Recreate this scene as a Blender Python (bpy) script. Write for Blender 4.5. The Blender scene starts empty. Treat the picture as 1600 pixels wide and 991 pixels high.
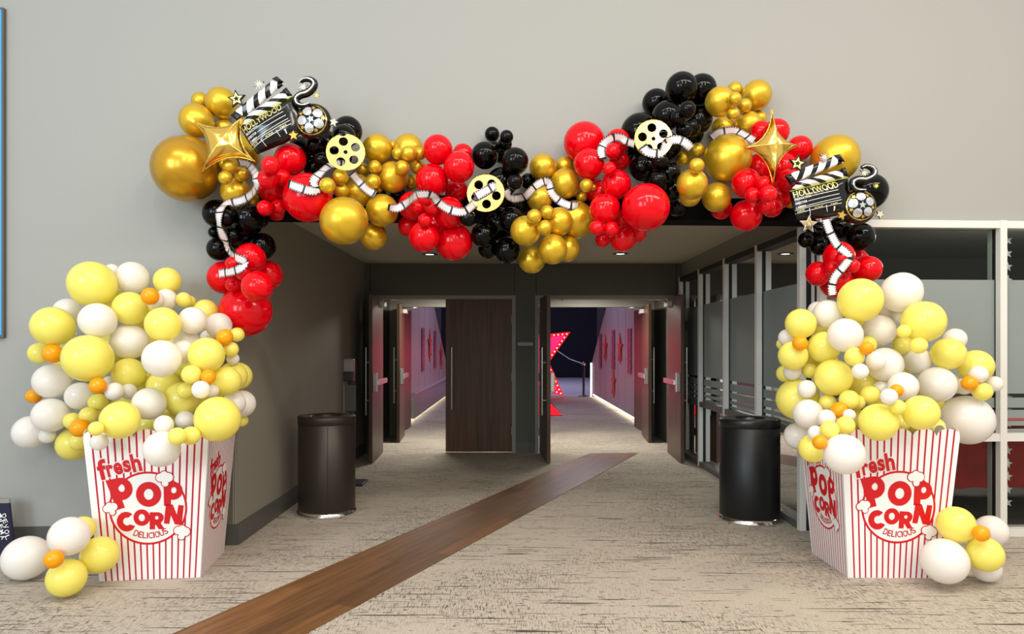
import bpy, math, random
from mathutils import Vector, Matrix
random.seed(7)
R_ = math.radians
F = 1100.0; CX = 800.0; CY = 543.0; EYE = 1.46
def P(px, py, Y):                     # a point of the place seen at that pixel and distance
    return Vector(((px-CX)/F*Y, Y, EYE-(py-CY)/F*Y))
scene = bpy.context.scene
col = scene.collection
# ---------------- camera, world, lights, exposure ----------------
cam_d = bpy.data.cameras.new('camera'); cam = bpy.data.objects.new('camera', cam_d); col.objects.link(cam)
cam.location = (0, 0, EYE); cam.rotation_euler = (math.pi/2, 0, 0)
cam_d.sensor_width = 36.0; cam_d.lens = 36.0*F/1600.0; cam_d.shift_y = (CY-495.5)/1600.0
cam_d.clip_end = 200
scene.camera = cam
vs = scene.view_settings
vs.view_transform = 'Standard'; vs.look = 'None'; vs.gamma = 1.0; vs.use_curve_mapping = False
vs.exposure = 0.58
w = bpy.data.worlds.new('lobby_air'); scene.world = w; w.use_nodes = True
bg = w.node_tree.nodes['Background']; bg.inputs[0].default_value = (1.0, 0.985, 0.95, 1); bg.inputs[1].default_value = 0.56
def area(name, loc, target, sx, sy, power, color):
    d = bpy.data.lights.new(name, 'AREA'); d.shape = 'RECTANGLE'; d.size = sx; d.size_y = sy
    d.energy = power; d.color = color
    o = bpy.data.objects.new(name, d); col.objects.link(o); o.location = loc
    o.rotation_euler = (Vector(target)-Vector(loc)).to_track_quat('-Z', 'Y').to_euler()
    return o
# lobby: tall windows behind on the left, rows of ceiling luminaires
area('lobby_window_light', (-5.5, -3.5, 3.4), (-2.0, 5.2, 1.6), 2.2, 3.2, 195, (0.66, 0.86, 1.0))
area('lobby_window_light', (-2.2, -5.0, 3.4), (-1.0, 5.2, 1.2), 1.6, 3.2, 80, (0.80, 0.92, 1.0))
area('lobby_ceiling_light', (1.2, 1.6, 5.4), (1.2, 2.6, 0), 2.6, 0.28, 62, (1.0, 0.90, 0.78))
area('lobby_ceiling_light', (4.2, 1.8, 5.4), (4.0, 2.8, 0), 2.6, 0.28, 95, (1.0, 0.86, 0.70))
area('lobby_ceiling_light', (-2.0, 1.4, 5.4), (-2.0, 2.4, 0), 2.6, 0.28, 45, (1.0, 0.93, 0.84))
area('lobby_ceiling_light', (2.8, -1.6, 5.4), (2.4, 3.0, 1), 0.3, 2.4, 55, (1.0, 0.90, 0.78))
area('lobby_ceiling_light', (0.2, -1.6, 5.4), (0.0, 3.0, 1), 0.3, 2.4, 50, (1.0, 0.92, 0.82))
# vestibule downlights, hall and arena stage lights, dim store room, plus two added fills
area('vestibule_downlight', (-0.95, 10.7, 2.30), (-0.95, 10.7, 0), 0.7, 0.5, 38, (1.0, 0.965, 0.86))
area('vestibule_downlight', (1.25, 10.7, 2.30), (1.25, 10.7, 0), 0.7, 0.5, 38, (1.0, 0.965, 0.86))
area('hall_wash_light', (0.2, 15.6, 3.9), (0.2, 15.8, 0), 2.4, 3.2, 40, (0.70, 0.66, 1.0))
area('arena_stage_light', (0.5, 26, 6.5), (0.5, 26, 0), 6, 6, 260, (0.72, 0.68, 1.0))
area('added_magenta_fill', (0.2, 14.6, 3.3), (0.2, 11.5, 1.2), 1.6, 0.6, 1.3, (1.0, 0.05, 0.35))  # added lamp, stands in for the marquee's magenta glow on the doors
area('store_room_light', (5.6, 8.2, 2.75), (5.4, 8.0, 0), 2.5, 1.5, 55, (1.0, 0.95, 0.85))

area('added_store_ceiling_fill', (6.2, 7.6, 2.1), (6.2, 7.6, 3), 2.0, 1.2, 22, (1.0, 0.95, 0.85))  # unseen fill added to brighten the store ceiling above the film

# ---------------- materials ----------------
def new_mat(name):
    m = bpy.data.materials.new(name); m.use_nodes = True
    return m, m.node_tree, m.node_tree.nodes['Principled BSDF']
def sset(b, k, v):
    if k in b.inputs: b.inputs[k].default_value = v
def plain(name, c, rough=0.5, metal=0.0, spec=0.5, bump=0.0, bscale=40.0, coat=0.0, vary=0.0, emit=None, estr=0.0, sss=0.0):
    m, nt, b = new_mat(name)
    sset(b, 'Base Color', (*c, 1)); sset(b, 'Roughness', rough); sset(b, 'Metallic', metal); sset(b, 'Specular IOR Level', spec)
    if coat: sset(b, 'Coat Weight', coat); sset(b, 'Coat Roughness', 0.06)
    if sss:
        sset(b, 'Subsurface Weight', sss); sset(b, 'Subsurface Radius', (0.05, 0.04, 0.02)); sset(b, 'Subsurface Scale', 1.0)
    if emit: sset(b, 'Emission Color', (*emit, 1)); sset(b, 'Emission Strength', estr)
    if bump or vary:
        tc = nt.nodes.new('ShaderNodeTexCoord'); n = nt.nodes.new('ShaderNodeTexNoise'); n.inputs['Scale'].default_value = bscale
        nt.links.new(tc.outputs['Object'], n.inputs['Vector'])
        if bump:
            bp = nt.nodes.new('ShaderNodeBump'); bp.inputs['Strength'].default_value = bump; bp.inputs['Distance'].default_value = 0.01
            nt.links.new(n.outputs['Fac'], bp.inputs['Height']); nt.links.new(bp.outputs[0], b.inputs['Normal'])
        if vary:
            mx = nt.nodes.new('ShaderNodeMix'); mx.data_type = 'RGBA'
            mx.inputs[6].default_value = (*[v*(1-vary) for v in c], 1); mx.inputs[7].default_value = (*[min(1, v*(1+vary)) for v in c], 1)
            nt.links.new(n.outputs['Fac'], mx.inputs[0]); nt.links.new(mx.outputs[2], b.inputs['Base Color'])
    return m
def N(nt, t, **kw):
    n = nt.nodes.new(t)
    for k, v in kw.items(): setattr(n, k, v)
    return n
def mathn(nt, op, a, b=None, c=None):
    n = nt.nodes.new('ShaderNodeMath'); n.operation = op
    for i, v in enumerate((a, b, c)):
        if v is None: continue
        if isinstance(v, (int, float)): n.inputs[i].default_value = v
        else: nt.links.new(v, n.inputs[i])
    return n.outputs[0]
def mixc(nt, fac, a, b):
    mx = nt.nodes.new('ShaderNodeMix'); mx.data_type = 'RGBA'
    for i, v in ((0, fac), (6, a), (7, b)):
        if isinstance(v, tuple): mx.inputs[i].default_value = (*v, 1)
        elif isinstance(v, (int, float)): mx.inputs[i].default_value = v
        else: nt.links.new(v, mx.inputs[i])
    return mx.outputs[2]
def carpet():
    m, nt, b = new_mat('woven_carpet')
    g = N(nt, 'ShaderNodeNewGeometry')
    def streak(sx, sy, rot, lo, hi, seed, det=2.0):
        mp = N(nt, 'ShaderNodeMapping'); mp.inputs['Rotation'].default_value = (0, 0, rot); mp.inputs['Scale'].default_value = (sx, sy, 1)
        mp.inputs['Location'].default_value = (seed, seed*1.7, 0)
        nt.links.new(g.outputs['Position'], mp.inputs[0])
        n = N(nt, 'ShaderNodeTexNoise'); n.inputs['Scale'].default_value = 1.0; n.inputs['Detail'].default_value = det
        nt.links.new(mp.outputs[0], n.inputs['Vector'])
        mr = N(nt, 'ShaderNodeMapRange'); mr.inputs[1].default_value = lo; mr.inputs[2].default_value = hi
        nt.links.new(n.outputs['Fac'], mr.inputs[0]); return mr.outputs[0]
    patch = streak(1.1, 1.1, 0.3, 0.38, 0.62, 5.0)
    s1 = streak(14, 170, 0.06, 0.60, 0.635, 1.0)          # short dashes across
    s2 = streak(190, 12, 0.06, 0.575, 0.615, 9.0)          # short dashes lengthways
    s3 = streak(1.7, 50, 0.07, 0.662, 0.675, 3.0, 1.0)  # long thin dark lines
    s4 = streak(14, 60, 0.06, 0.675, 0.70, 17.0, 1.0)   # heavier flecks
    sp = streak(150, 150, 0.0, 0.35, 0.65, 2.0)
    d = mathn(nt, 'MAXIMUM', s1, s2)
    d = mathn(nt, 'MULTIPLY', d, mathn(nt, 'MULTIPLY_ADD', patch, 0.85, 0.12))
    d = mathn(nt, 'MULTIPLY', d, 0.85)
    d = mathn(nt, 'MAXIMUM', d, mathn(nt, 'MULTIPLY', s3, 0.95)); d = mathn(nt, 'MAXIMUM', d, mathn(nt, 'MULTIPLY', s4, 0.9))
    base = mixc(nt, sp, (0.36, 0.312, 0.252), (0.56, 0.495, 0.41))
    c = mixc(nt, d, base, (0.035, 0.028, 0.022))
    nt.links.new(c, b.inputs['Base Color']); sset(b, 'Roughness', 0.95); sset(b, 'Specular IOR Level', 0.15)
    bp = N(nt, 'ShaderNodeBump'); bp.inputs['Strength'].default_value = 0.35; bp.inputs['Distance'].default_value = 0.004
    nt.links.new(sp, bp.inputs['Height']); nt.links.new(bp.outputs[0], b.inputs['Normal'])
    return m
def wood(name, c1, c2, rot=0.0, plank=None, rough=0.4, axis='y', scale=1.0, coat=0.0):
    m, nt, b = new_mat(name)
    g = N(nt, 'ShaderNodeTexCoord')
    mp0 = N(nt, 'ShaderNodeMapping'); mp0.inputs['Rotation'].default_value = (0, 0, rot)
    nt.links.new(g.outputs['Object'], mp0.inputs[0])
    mp = N(nt, 'ShaderNodeMapping')
    mp.inputs['Scale'].default_value = {'y': (28*scale, 1.6*scale, 1), 'z': (22*scale, 22*scale, 1.1*scale)}[axis]
    nt.links.new(mp0.outputs[0], mp.inputs[0])
    n = N(nt, 'ShaderNodeTexNoise'); n.inputs['Scale'].default_value = 1.0; n.inputs['Detail'].default_value = 5; n.inputs['Distortion'].default_value = 0.6
    nt.links.new(mp.outputs[0], n.inputs['Vector'])
    mr = N(nt, 'ShaderNodeMapRange'); mr.inputs[1].default_value = 0.3; mr.inputs[2].default_value = 0.7
    nt.links.new(n.outputs['Fac'], mr.inputs[0])
    c = mixc(nt, mr.outputs[0], c1, c2)
    if plank:
        sx = N(nt, 'ShaderNodeSeparateXYZ'); nt.links.new(mp0.outputs[0], sx.inputs[0])
        row = mathn(nt, 'FLOOR', mathn(nt, 'DIVIDE', sx.outputs[0], plank))
        seg = mathn(nt, 'FLOOR', mathn(nt, 'ADD', mathn(nt, 'DIVIDE', sx.outputs[1], 1.1), mathn(nt, 'MULTIPLY', row, 0.37)))
        cb = N(nt, 'ShaderNodeCombineXYZ'); nt.links.new(row, cb.inputs[0]); nt.links.new(seg, cb.inputs[1])
        wn = N(nt, 'ShaderNodeTexWhiteNoise'); nt.links.new(cb.outputs[0], wn.inputs['Vector'])
        mx = N(nt, 'ShaderNodeHueSaturation'); nt.links.new(c, mx.inputs['Color'])
        nt.links.new(mathn(nt, 'MULTIPLY_ADD', wn.outputs['Value'], 0.55, 0.72), mx.inputs['Value'])
        c = mx.outputs[0]
    nt.links.new(c, b.inputs['Base Color']); sset(b, 'Roughness', rough)
    if coat: sset(b, 'Coat Weight', coat); sset(b, 'Coat Roughness', 0.15)
    return m
def glass():
    m = bpy.data.materials.new('clear_glass'); m.use_nodes = True; nt = m.node_tree; nt.nodes.clear()
    o = N(nt, 'ShaderNodeOutputMaterial'); mx = N(nt, 'ShaderNodeMixShader'); t = N(nt, 'ShaderNodeBsdfTransparent'); g = N(nt, 'ShaderNodeBsdfGlossy')
    t.inputs[0].default_value = (0.80, 0.84, 0.82, 1); g.inputs['Roughness'].default_value = 0.02
    fr = N(nt, 'ShaderNodeFresnel'); fr.inputs[0].default_value = 1.22
    nt.links.new(fr.outputs[0], mx.inputs[0]); nt.links.new(t.outputs[0], mx.inputs[1]); nt.links.new(g.outputs[0], mx.inputs[2]); nt.links.new(mx.outputs[0], o.inputs[0])
    return m
def frosted():
    m = bpy.data.materials.new('frosted_film'); m.use_nodes = True; nt = m.node_tree; nt.nodes.clear()
    o = N(nt, 'ShaderNodeOutputMaterial'); mx = N(nt, 'ShaderNodeMixShader'); t = N(nt, 'ShaderNodeBsdfTransparent'); d = N(nt, 'ShaderNodeBsdfPrincipled')
    d.inputs['Base Color'].default_value = (0.25, 0.285, 0.27, 1); d.inputs['Roughness'].default_value = 0.5
    mx.inputs[0].default_value = 0.9
    nt.links.new(t.outputs[0], mx.inputs[1]); nt.links.new(d.outputs[0], mx.inputs[2]); nt.links.new(mx.outputs[0], o.inputs[0])
    return m
def uv_stripes(name, ca, cb, n, duty, slant=0.0, rough=0.45, lo=None, hi=None, metal=0.0):
    m, nt, b = new_mat(name)
    uv = N(nt, 'ShaderNodeUVMap'); sx = N(nt, 'ShaderNodeSeparateXYZ'); nt.links.new(uv.outputs[0], sx.inputs[0])
    u = mathn(nt, 'ADD', sx.outputs[0], mathn(nt, 'MULTIPLY', sx.outputs[1], slant))
    fr = mathn(nt, 'FRACT', mathn(nt, 'MULTIPLY', u, n))
    s = mathn(nt, 'LESS_THAN', fr, duty)
    if lo is not None:
        s = mathn(nt, 'MULTIPLY', s, mathn(nt, 'GREATER_THAN', sx.outputs[0], lo)); s = mathn(nt, 'MULTIPLY', s, mathn(nt, 'LESS_THAN', sx.outputs[0], hi))
    nt.links.new(mixc(nt, s, ca, cb), b.inputs['Base Color']); sset(b, 'Roughness', rough); sset(b, 'Metallic', metal)
    return m
def film_mat():
    m, nt, b = new_mat('printed_film_ribbon')
    uv = N(nt, 'ShaderNodeUVMap'); sx = N(nt, 'ShaderNodeSeparateXYZ'); nt.links.new(uv.outputs[0], sx.inputs[0])
    u, v = sx.outputs[0], sx.outputs[1]
    av = mathn(nt, 'ABSOLUTE', mathn(nt, 'SUBTRACT', v, 0.5))
    edge = mathn(nt, 'GREATER_THAN', av, 0.33)
    hole = mathn(nt, 'MULTIPLY', mathn(nt, 'LESS_THAN', mathn(nt, 'ABSOLUTE', mathn(nt, 'SUBTRACT', av, 0.41)), 0.042), mathn(nt, 'LESS_THAN', mathn(nt, 'FRACT', mathn(nt, 'MULTIPLY', u, 7.0)), 0.55))
    bar = mathn(nt, 'LESS_THAN', mathn(nt, 'FRACT', u), 0.13)
    dark = mathn(nt, 'MAXIMUM', mathn(nt, 'MULTIPLY', edge, mathn(nt, 'SUBTRACT', 1.0, hole)), bar)
    nt.links.new(mixc(nt, dark, (0.74, 0.66, 0.67), (0.01, 0.01, 0.01)), b.inputs['Base Color']); sset(b, 'Roughness', 0.35)
    return m
def latex(name, c, rough):
    m, nt, b = new_mat(name); sset(b, 'Base Color', (*c, 1)); sset(b, 'Roughness', rough)
    t = N(nt, 'ShaderNodeBsdfTranslucent'); t.inputs[0].default_value = (*c, 1); mx = N(nt, 'ShaderNodeMixShader'); mx.inputs[0].default_value = 0.27
    out = nt.nodes['Material Output']; nt.links.new(b.outputs[0], mx.inputs[1]); nt.links.new(t.outputs[0], mx.inputs[2]); nt.links.new(mx.outputs[0], out.inputs[0])
    return m
M = {}
M['wall'] = plain('painted_wall', (0.33, 0.332, 0.312), 0.75, bump=0.05, bscale=60)
M['wall_hall'] = plain('corridor_paint', (0.25, 0.232, 0.19), 0.6)
M['wall_back'] = plain('dark_grey_paint', (0.10, 0.10, 0.08), 0.7)
M['ceiling'] = plain('ceiling_paint', (0.50, 0.465, 0.38), 0.8)
M['base'] = plain('baseboard_rubber', (0.085, 0.085, 0.075), 0.45)
M['black_trim'] = plain('black_header', (0.0012, 0.0012, 0.0012), 0.8, spec=0.1)
M['guard'] = plain('corner_guard_plastic', (0.17, 0.14, 0.11), 0.35)
M['alu'] = plain('anodised_aluminium', (0.72, 0.71, 0.66), 0.4, 0.1)
M['frame'] = plain('painted_door_frame', (0.27, 0.26, 0.22), 0.5)
M['gasket'] = plain('black_gasket', (0.008, 0.008, 0.008), 0.6)
M['carpet'] = carpet()
BA = math.atan(0.458)
M['floorwood'] = wood('wood_plank_strip', (0.105, 0.045, 0.014), (0.20, 0.09, 0.031), rot=BA, plank=0.16, rough=0.5, axis='y')
M['doorwood'] = wood('dark_walnut_veneer', (0.05, 0.018, 0.004), (0.12, 0.048, 0.013), axis='z', rough=0.5, coat=0.0)
M['doorwood_in'] = wood('dark_walnut_inner', (0.05, 0.024, 0.014), (0.12, 0.062, 0.036), axis='z', rough=0.4, coat=0.08)
M['steel'] = plain('brushed_steel', (0.62, 0.61, 0.58), 0.28, 0.95)
M['closer'] = plain('closer_body_paint', (0.62, 0.60, 0.55), 0.4)
M['glass'] = glass(); M['frost'] = frosted()
M['bin'] = plain('black_powder_coat', (0.014, 0.015, 0.016), 0.4, 0.4)
M['bin_brown'] = plain('bronze_powder_coat', (0.042, 0.035, 0.026), 0.42, 0.5)
M['binlid'] = plain('black_bin_lid', (0.01, 0.01, 0.01), 0.3)
M['chrome'] = plain('chrome', (0.8, 0.8, 0.78), 0.12, 1.0)
M['led'] = plain('led_strip', (1, 1, 0.9), 0.5, emit=(1.0, 0.97, 0.82), estr=2.6)
M['lamp'] = plain('downlight_lens', (1, 1, 1), 0.5, emit=(1.0, 0.95, 0.8), estr=4.0)
M['can'] = plain('downlight_trim', (0.03, 0.03, 0.03), 0.4, 0.5)
M['hallwall'] = plain('hall_wall_panels', (0.46, 0.42, 0.44), 0.45)
M['wains'] = plain('hall_lower_panel', (0.30, 0.27, 0.27), 0.35)
M['arena'] = plain('arena_dark', (0.006, 0.007, 0.02), 0.8)
M['arenafloor'] = plain('arena_floor', (0.55, 0.52, 0.60), 0.5)
M['storefloor'] = plain('store_dimming_sheet', (0.06, 0.056, 0.05), 0.8, vary=0.4, bscale=14)
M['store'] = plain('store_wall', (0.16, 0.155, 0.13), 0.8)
M['navy'] = plain('navy_fabric', (0.012, 0.010, 0.035), 0.8)
M['bluebin'] = plain('blue_plastic', (0.01, 0.06, 0.30), 0.4)
M['redcloth'] = plain('red_cloth', (0.60, 0.025, 0.02), 0.7, vary=0.3, bscale=6)
M['bluescreen'] = plain('blue_poster', (0.05, 0.36, 0.85), 0.4)
M['greyframe'] = plain('poster_frame', (0.10, 0.09, 0.08), 0.4)
M['white'] = plain('white_print', (0.85, 0.84, 0.82), 0.45)
M['redprint'] = plain('red_print', (0.60, 0.0, 0.006), 0.45)
M['redline'] = plain('dark_red_print', (0.50, 0.008, 0.02), 0.45)
M['stripes'] = uv_stripes('red_and_white_stripes', (0.86, 0.83, 0.83), (0.46, 0.002, 0.022), 17.0, 0.27, lo=0.035, hi=0.965)
M['cardboard'] = plain('plain_card', (0.62, 0.55, 0.48), 0.8)
M['b_gold'] = plain('balloon_gold', (0.72, 0.455, 0.022), 0.33, 0.62, coat=0.25)
M['b_amber'] = plain('balloon_amber_gold', (0.56, 0.30, 0.012), 0.30, 0.65, coat=0.25)
M['b_red'] = plain('balloon_red', (0.70, 0.0, 0.006), 0.15, spec=0.3)
M['b_black'] = plain('balloon_black', (0.001, 0.001, 0.001), 0.11, spec=0.2)
M['b_white'] = latex('balloon_white', (0.96, 0.92, 0.86), 0.2)
M['b_yellow'] = latex('balloon_yellow', (1.0, 0.91, 0.20), 0.2)
M['b_orange'] = latex('balloon_orange', (1.0, 0.45, 0.004), 0.2)
M['foilgold'] = plain('gold_foil', (0.90, 0.58, 0.12), 0.17, 1.0, bump=0.08, bscale=7)
M['foilblack'] = plain('black_foil', (0.003, 0.003, 0.003), 0.14, 0.0, spec=0.45, bump=0.12, bscale=10)
M['foilsilver'] = plain('silver_foil', (0.85, 0.85, 0.86), 0.15, 1.0, bump=0.3, bscale=30)
M['foilbw'] = uv_stripes('black_and_white_foil', (0.87, 0.87, 0.87), (0.005, 0.005, 0.005), 3.6, 0.42, slant=-0.16, rough=0.2)
M['foilbw2'] = uv_stripes('black_and_white_foil_lower', (0.87, 0.87, 0.87), (0.005, 0.005, 0.005), 3.8, 0.42, slant=0.20, rough=0.2)
M['printgold'] = plain('gold_print', (0.80, 0.72, 0.30), 0.35, 0.4)
M['printyellow'] = plain('yellow_print', (0.88, 0.85, 0.10), 0.35)
M['mirrorgold'] = plain('gold_mirror_card', (0.90, 0.78, 0.28), 0.16, 1.0, bump=0.12, bscale=5)
M['film'] = film_mat()
M['marquee'] = plain('marquee_red', (0.75, 0.01, 0.02), 0.4, emit=(1.0, 0.01, 0.03), estr=0.5)
M['marqueeface'] = plain('marquee_magenta_face', (0.7, 0.02, 0.12), 0.3, emit=(1.0, 0.02, 0.16), estr=0.75)
M['bulb'] = plain('marquee_bulb', (1, 0.5, 0.5), 0.3, emit=(1.0, 0.35, 0.3), estr=2.6)
M['tinsel'] = plain('red_tinsel', (0.5, 0.01, 0.08), 0.25, 0.7, bump=1.0, bscale=60, vary=0.9)
M['streamer'] = plain('glitter_streamer', (0.30, 0.10, 0.16), 0.4, 0.2, vary=0.95, bscale=11)
M['orangefoil'] = plain('orange_red_foil', (0.75, 0.07, 0.03), 0.4, 0.2)
M['plastic'] = plain('grey_plastic', (0.28, 0.27, 0.25), 0.4)
M['darkplastic'] = plain('dark_plastic', (0.02, 0.02, 0.02), 0.4)
M['starcard'] = plain('white_star_card', (0.8, 0.79, 0.76), 0.5)
# ---------------- mesh helpers ----------------
class MB:
    def __init__(s): s.v=[]; s.f=[]; s.uv=[]; s.mi=[]; s.mats=[]; s.sm=[]
    def _m(s, m):
        if m not in s.mats: s.mats.append(m)
        return s.mats.index(m)
    def face(s, pts, m, uv=None, smooth=False):
        i = len(s.v); s.v += [tuple(p) for p in pts]; s.f.append(list(range(i, i+len(pts)))); s.uv.append(uv or [(0, 0)]*len(pts)); s.mi.append(s._m(m)); s.sm.append(smooth)
    def raw(s, vs_, fs, m, smooth=False, uvs=None):
        i = len(s.v); s.v += [tuple(p) for p in vs_]; k = s._m(m)
        for q in fs:
            s.f.append([i+a for a in q]); s.uv.append([uvs[a] for a in q] if uvs else [(0, 0)]*len(q)); s.mi.append(k); s.sm.append(smooth)
    def box(s, x0, x1, y0, y1, z0, z1, m, xf=None):
        p = [Vector((x, y, z)) for z in (z0, z1) for y in (y0, y1) for x in (x0, x1)]
        if xf: p = [xf(q) for q in p]
        s.raw(p, [(0,2,3,1), (4,5,7,6), (0,1,5,4), (2,6,7,3), (0,4,6,2), (1,3,7,5)], m)
    def tube(s, pts, r, m, n=10, caps=True):
        pts = [Vector(p) for p in pts]; rings = []; rr = r if isinstance(r, (list, tuple)) else [r]*len(pts)
        prev = None; vv = []; ff = []
        for i, p in enumerate(pts):
            t = (pts[min(i+1, len(pts)-1)]-pts[max(i-1, 0)]).normalized()
            if prev is None: a = t.orthogonal().normalized()
            else: a = (prev-t*prev.dot(t)).normalized()
            prev = a; b = t.cross(a)
            vv += [p+(a*math.cos(2*math.pi*k/n)+b*math.sin(2*math.pi*k/n))*rr[i] for k in range(n)]
        for i in range(len(pts)-1):
            for k in range(n): ff.append((i*n+k, i*n+(k+1)%n, (i+1)*n+(k+1)%n, (i+1)*n+k))
        s.raw(vv, ff, m, True)
        if caps:
            s.face(vv[:n][::-1], m); s.face(vv[-n:], m)
    def lathe(s, prof, m, n=40, c=(0, 0, 0), smooth=True):
        vv = []; ff = []
        for r, z in prof: vv += [(c[0]+r*math.cos(2*math.pi*k/n), c[1]+r*math.sin(2*math.pi*k/n), c[2]+z) for k in range(n)]
        for i in range(len(prof)-1):
            for k in range(n): ff.append((i*n+k, i*n+(k+1)%n, (i+1)*n+(k+1)%n, (i+1)*n+k))
        s.raw(vv, ff, m, smooth)
    def build(s, name, parent=None, loc=None):
        me = bpy.data.meshes.new(name); me.from_pydata(s.v, [], s.f)
        for m in s.mats: me.materials.append(m)
        ul = me.uv_layers.new(name='UVMap')
        k = 0
        for pi, poly in enumerate(me.polygons):
            poly.material_index = s.mi[pi]; poly.use_smooth = s.sm[pi]
            for c in s.uv[pi]: ul.data[k].uv = c; k += 1
        me.validate(); me.update()
        o = bpy.data.objects.new(name, me); col.objects.link(o)
        if parent: o.parent = parent
        if loc is not None: o.location = loc
        return o
def tag(o, label, cat=None, group=None, kind=None):
    if label: o['label'] = label
    if cat: o['category'] = cat
    if group: o['group'] = group
    if kind: o['kind'] = kind
    return o
def empty(name, loc=(0, 0, 0), rz=0.0):
    o = bpy.data.objects.new(name, None); col.objects.link(o); o.location = loc; o.rotation_euler = (0, 0, rz); o.empty_display_size = 0.1
    return o
def bevel(o, w=0.004, seg=2):
    b = o.modifiers.new('bevel', 'BEVEL'); b.width = w; b.segments = seg; b.limit_method = 'ANGLE'; return o
def struct(o, label=None):
    o['kind'] = 'structure'
    if label: o['label'] = label
    return o
_tx = {}
def text2d(s_, offset=0.0, res=5):
    """filled glyph outline of a string: 2D vertices and faces"""
    key = (s_, offset)
    if key in _tx: return _tx[key]
    cu = bpy.data.curves.new('glyph', 'FONT'); cu.body = s_; cu.size = 1.0; cu.offset = offset; cu.resolution_u = res; cu.fill_mode = 'FRONT'
    o = bpy.data.objects.new('glyph', cu); col.objects.link(o)
    dg = bpy.context.evaluated_depsgraph_get(); dg.update()
    me = o.evaluated_get(dg).to_mesh()
    v = [(a.co.x, a.co.y) for a in me.vertices]; f = [tuple(p.vertices) for p in me.polygons]
    # make all faces point to +z
    ff = []
    for q in f:
        ar = sum(v[q[i]][0]*v[q[(i+1) % len(q)]][1]-v[q[(i+1) % len(q)]][0]*v[q[i]][1] for i in range(len(q)))
        ff.append(q if ar > 0 else q[::-1])
    o.evaluated_get(dg).to_mesh_clear(); bpy.data.objects.remove(o); bpy.data.curves.remove(cu)
    _tx[key] = (v, ff); return _tx[key]
def fit_text(s_, cx, cy, w_, h_, rot=0.0, offset=0.0):
    v, f = text2d(s_, offset)
    x0 = min(a[0] for a in v); x1 = max(a[0] for a in v); y0 = min(a[1] for a in v); y1 = max(a[1] for a in v)
    c, s = math.cos(rot), math.sin(rot); out = []
    for x, y in v:
        a = ((x-x0)/(x1-x0)-0.5)*w_; b = ((y-y0)/(y1-y0)-0.5)*h_
        out.append((cx+a*c-b*s, cy+a*s+b*c))
    return out, f
def disc2d(cx, cy, r, n=40, r_in=0.0):
    if r_in <= 0:
        return [(cx+r*math.cos(2*math.pi*k/n), cy+r*math.sin(2*math.pi*k/n)) for k in range(n)], [tuple(range(n))]
    v = [(cx+q*math.cos(2*math.pi*k/n), cy+q*math.sin(2*math.pi*k/n)) for q in (r_in, r) for k in range(n)]
    return v, [(k, n+k, n+(k+1) % n, (k+1) % n) for k in range(n)]
def star2d(cx, cy, r, ri=0.45, rot=math.pi/2, n=5, hole=0.0):
    o = [(cx+(r if k % 2 == 0 else r*ri)*math.cos(rot+math.pi*k/n), cy+(r if k % 2 == 0 else r*ri)*math.sin(rot+math.pi*k/n)) for k in range(2*n)]
    if hole:
        i = [(cx+(x-cx)*hole, cy+(y-cy)*hole) for x, y in o]; L = len(o)
        return i+o, [(k, L+k, L+(k+1) % L, (k+1) % L) for k in range(L)]
    c = len(o); return o+[(cx, cy)], [(k, (k+1) % c, c) for k in range(c)]
def edge_dist_ratio(poly, c, p):
    """how far p lies from c towards the outline (1 = on it); outline is star-shaped about c"""
    d = (p[0]-c[0], p[1]-c[1]); L = math.hypot(*d)
    if L < 1e-9: return 0.0
    best = None; n = len(poly)
    for i in range(n):
        a = poly[i]; b = poly[(i+1) % n]; e = (b[0]-a[0], b[1]-a[1]); det = d[0]*(-e[1])+d[1]*e[0]
        if abs(det) < 1e-14: continue
        ax, ay = a[0]-c[0], a[1]-c[1]
        t = (ax*(-e[1])+ay*e[0])/det; u = (d[0]*ay-d[1]*ax)/det
        if t > 1e-9 and -1e-6 <= u <= 1+1e-6 and (best is None or t < best): best = t
    return 0.0 if best is None else min(1.0, 1.0/best)
def dense(poly, step):
    out = []; n = len(poly)
    for i in range(n):
        a = poly[i]; b = poly[(i+1) % n]; k = max(1, int(math.hypot(b[0]-a[0], b[1]-a[1])/step))
        out += [(a[0]+(b[0]-a[0])*j/k, a[1]+(b[1]-a[1])*j/k) for j in range(k)]
    return out
PW = 0.55
def puff_h(s, T): return T*max(0.0, 1-s**2.2)**PW
def puff(mb, poly, c, T, m, uvf=None, rings=9, base=0.0):
    """inflated foil pillow over an outline (x, z plane, bulging to -y and +y)"""
    n = len(poly); ss = [1-(1-(k/rings))**1.6 for k in range(rings+1)]
    for sgn in (-1, 1):
        vv = [(c[0], base+sgn*puff_h(0, T), c[1])]; uu = [uvf(c) if uvf else (0, 0)]
        for s in ss[1:]:
            for b in poly:
                q = (c[0]+(b[0]-c[0])*s, c[1]+(b[1]-c[1])*s); vv.append((q[0], base+sgn*puff_h(s, T), q[1])); uu.append(uvf(q) if uvf else (0, 0))
        ff = [(0, 1+k, 1+(k+1) % n) for k in range(n)]
        for r in range(rings-1):
            for k in range(n): ff.append((1+r*n+k, 1+(r+1)*n+k, 1+(r+1)*n+(k+1) % n, 1+r*n+(k+1) % n))
        if sgn > 0: ff = [q[::-1] for q in ff]
        mb.raw(vv, ff, m, True, uu)
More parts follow.
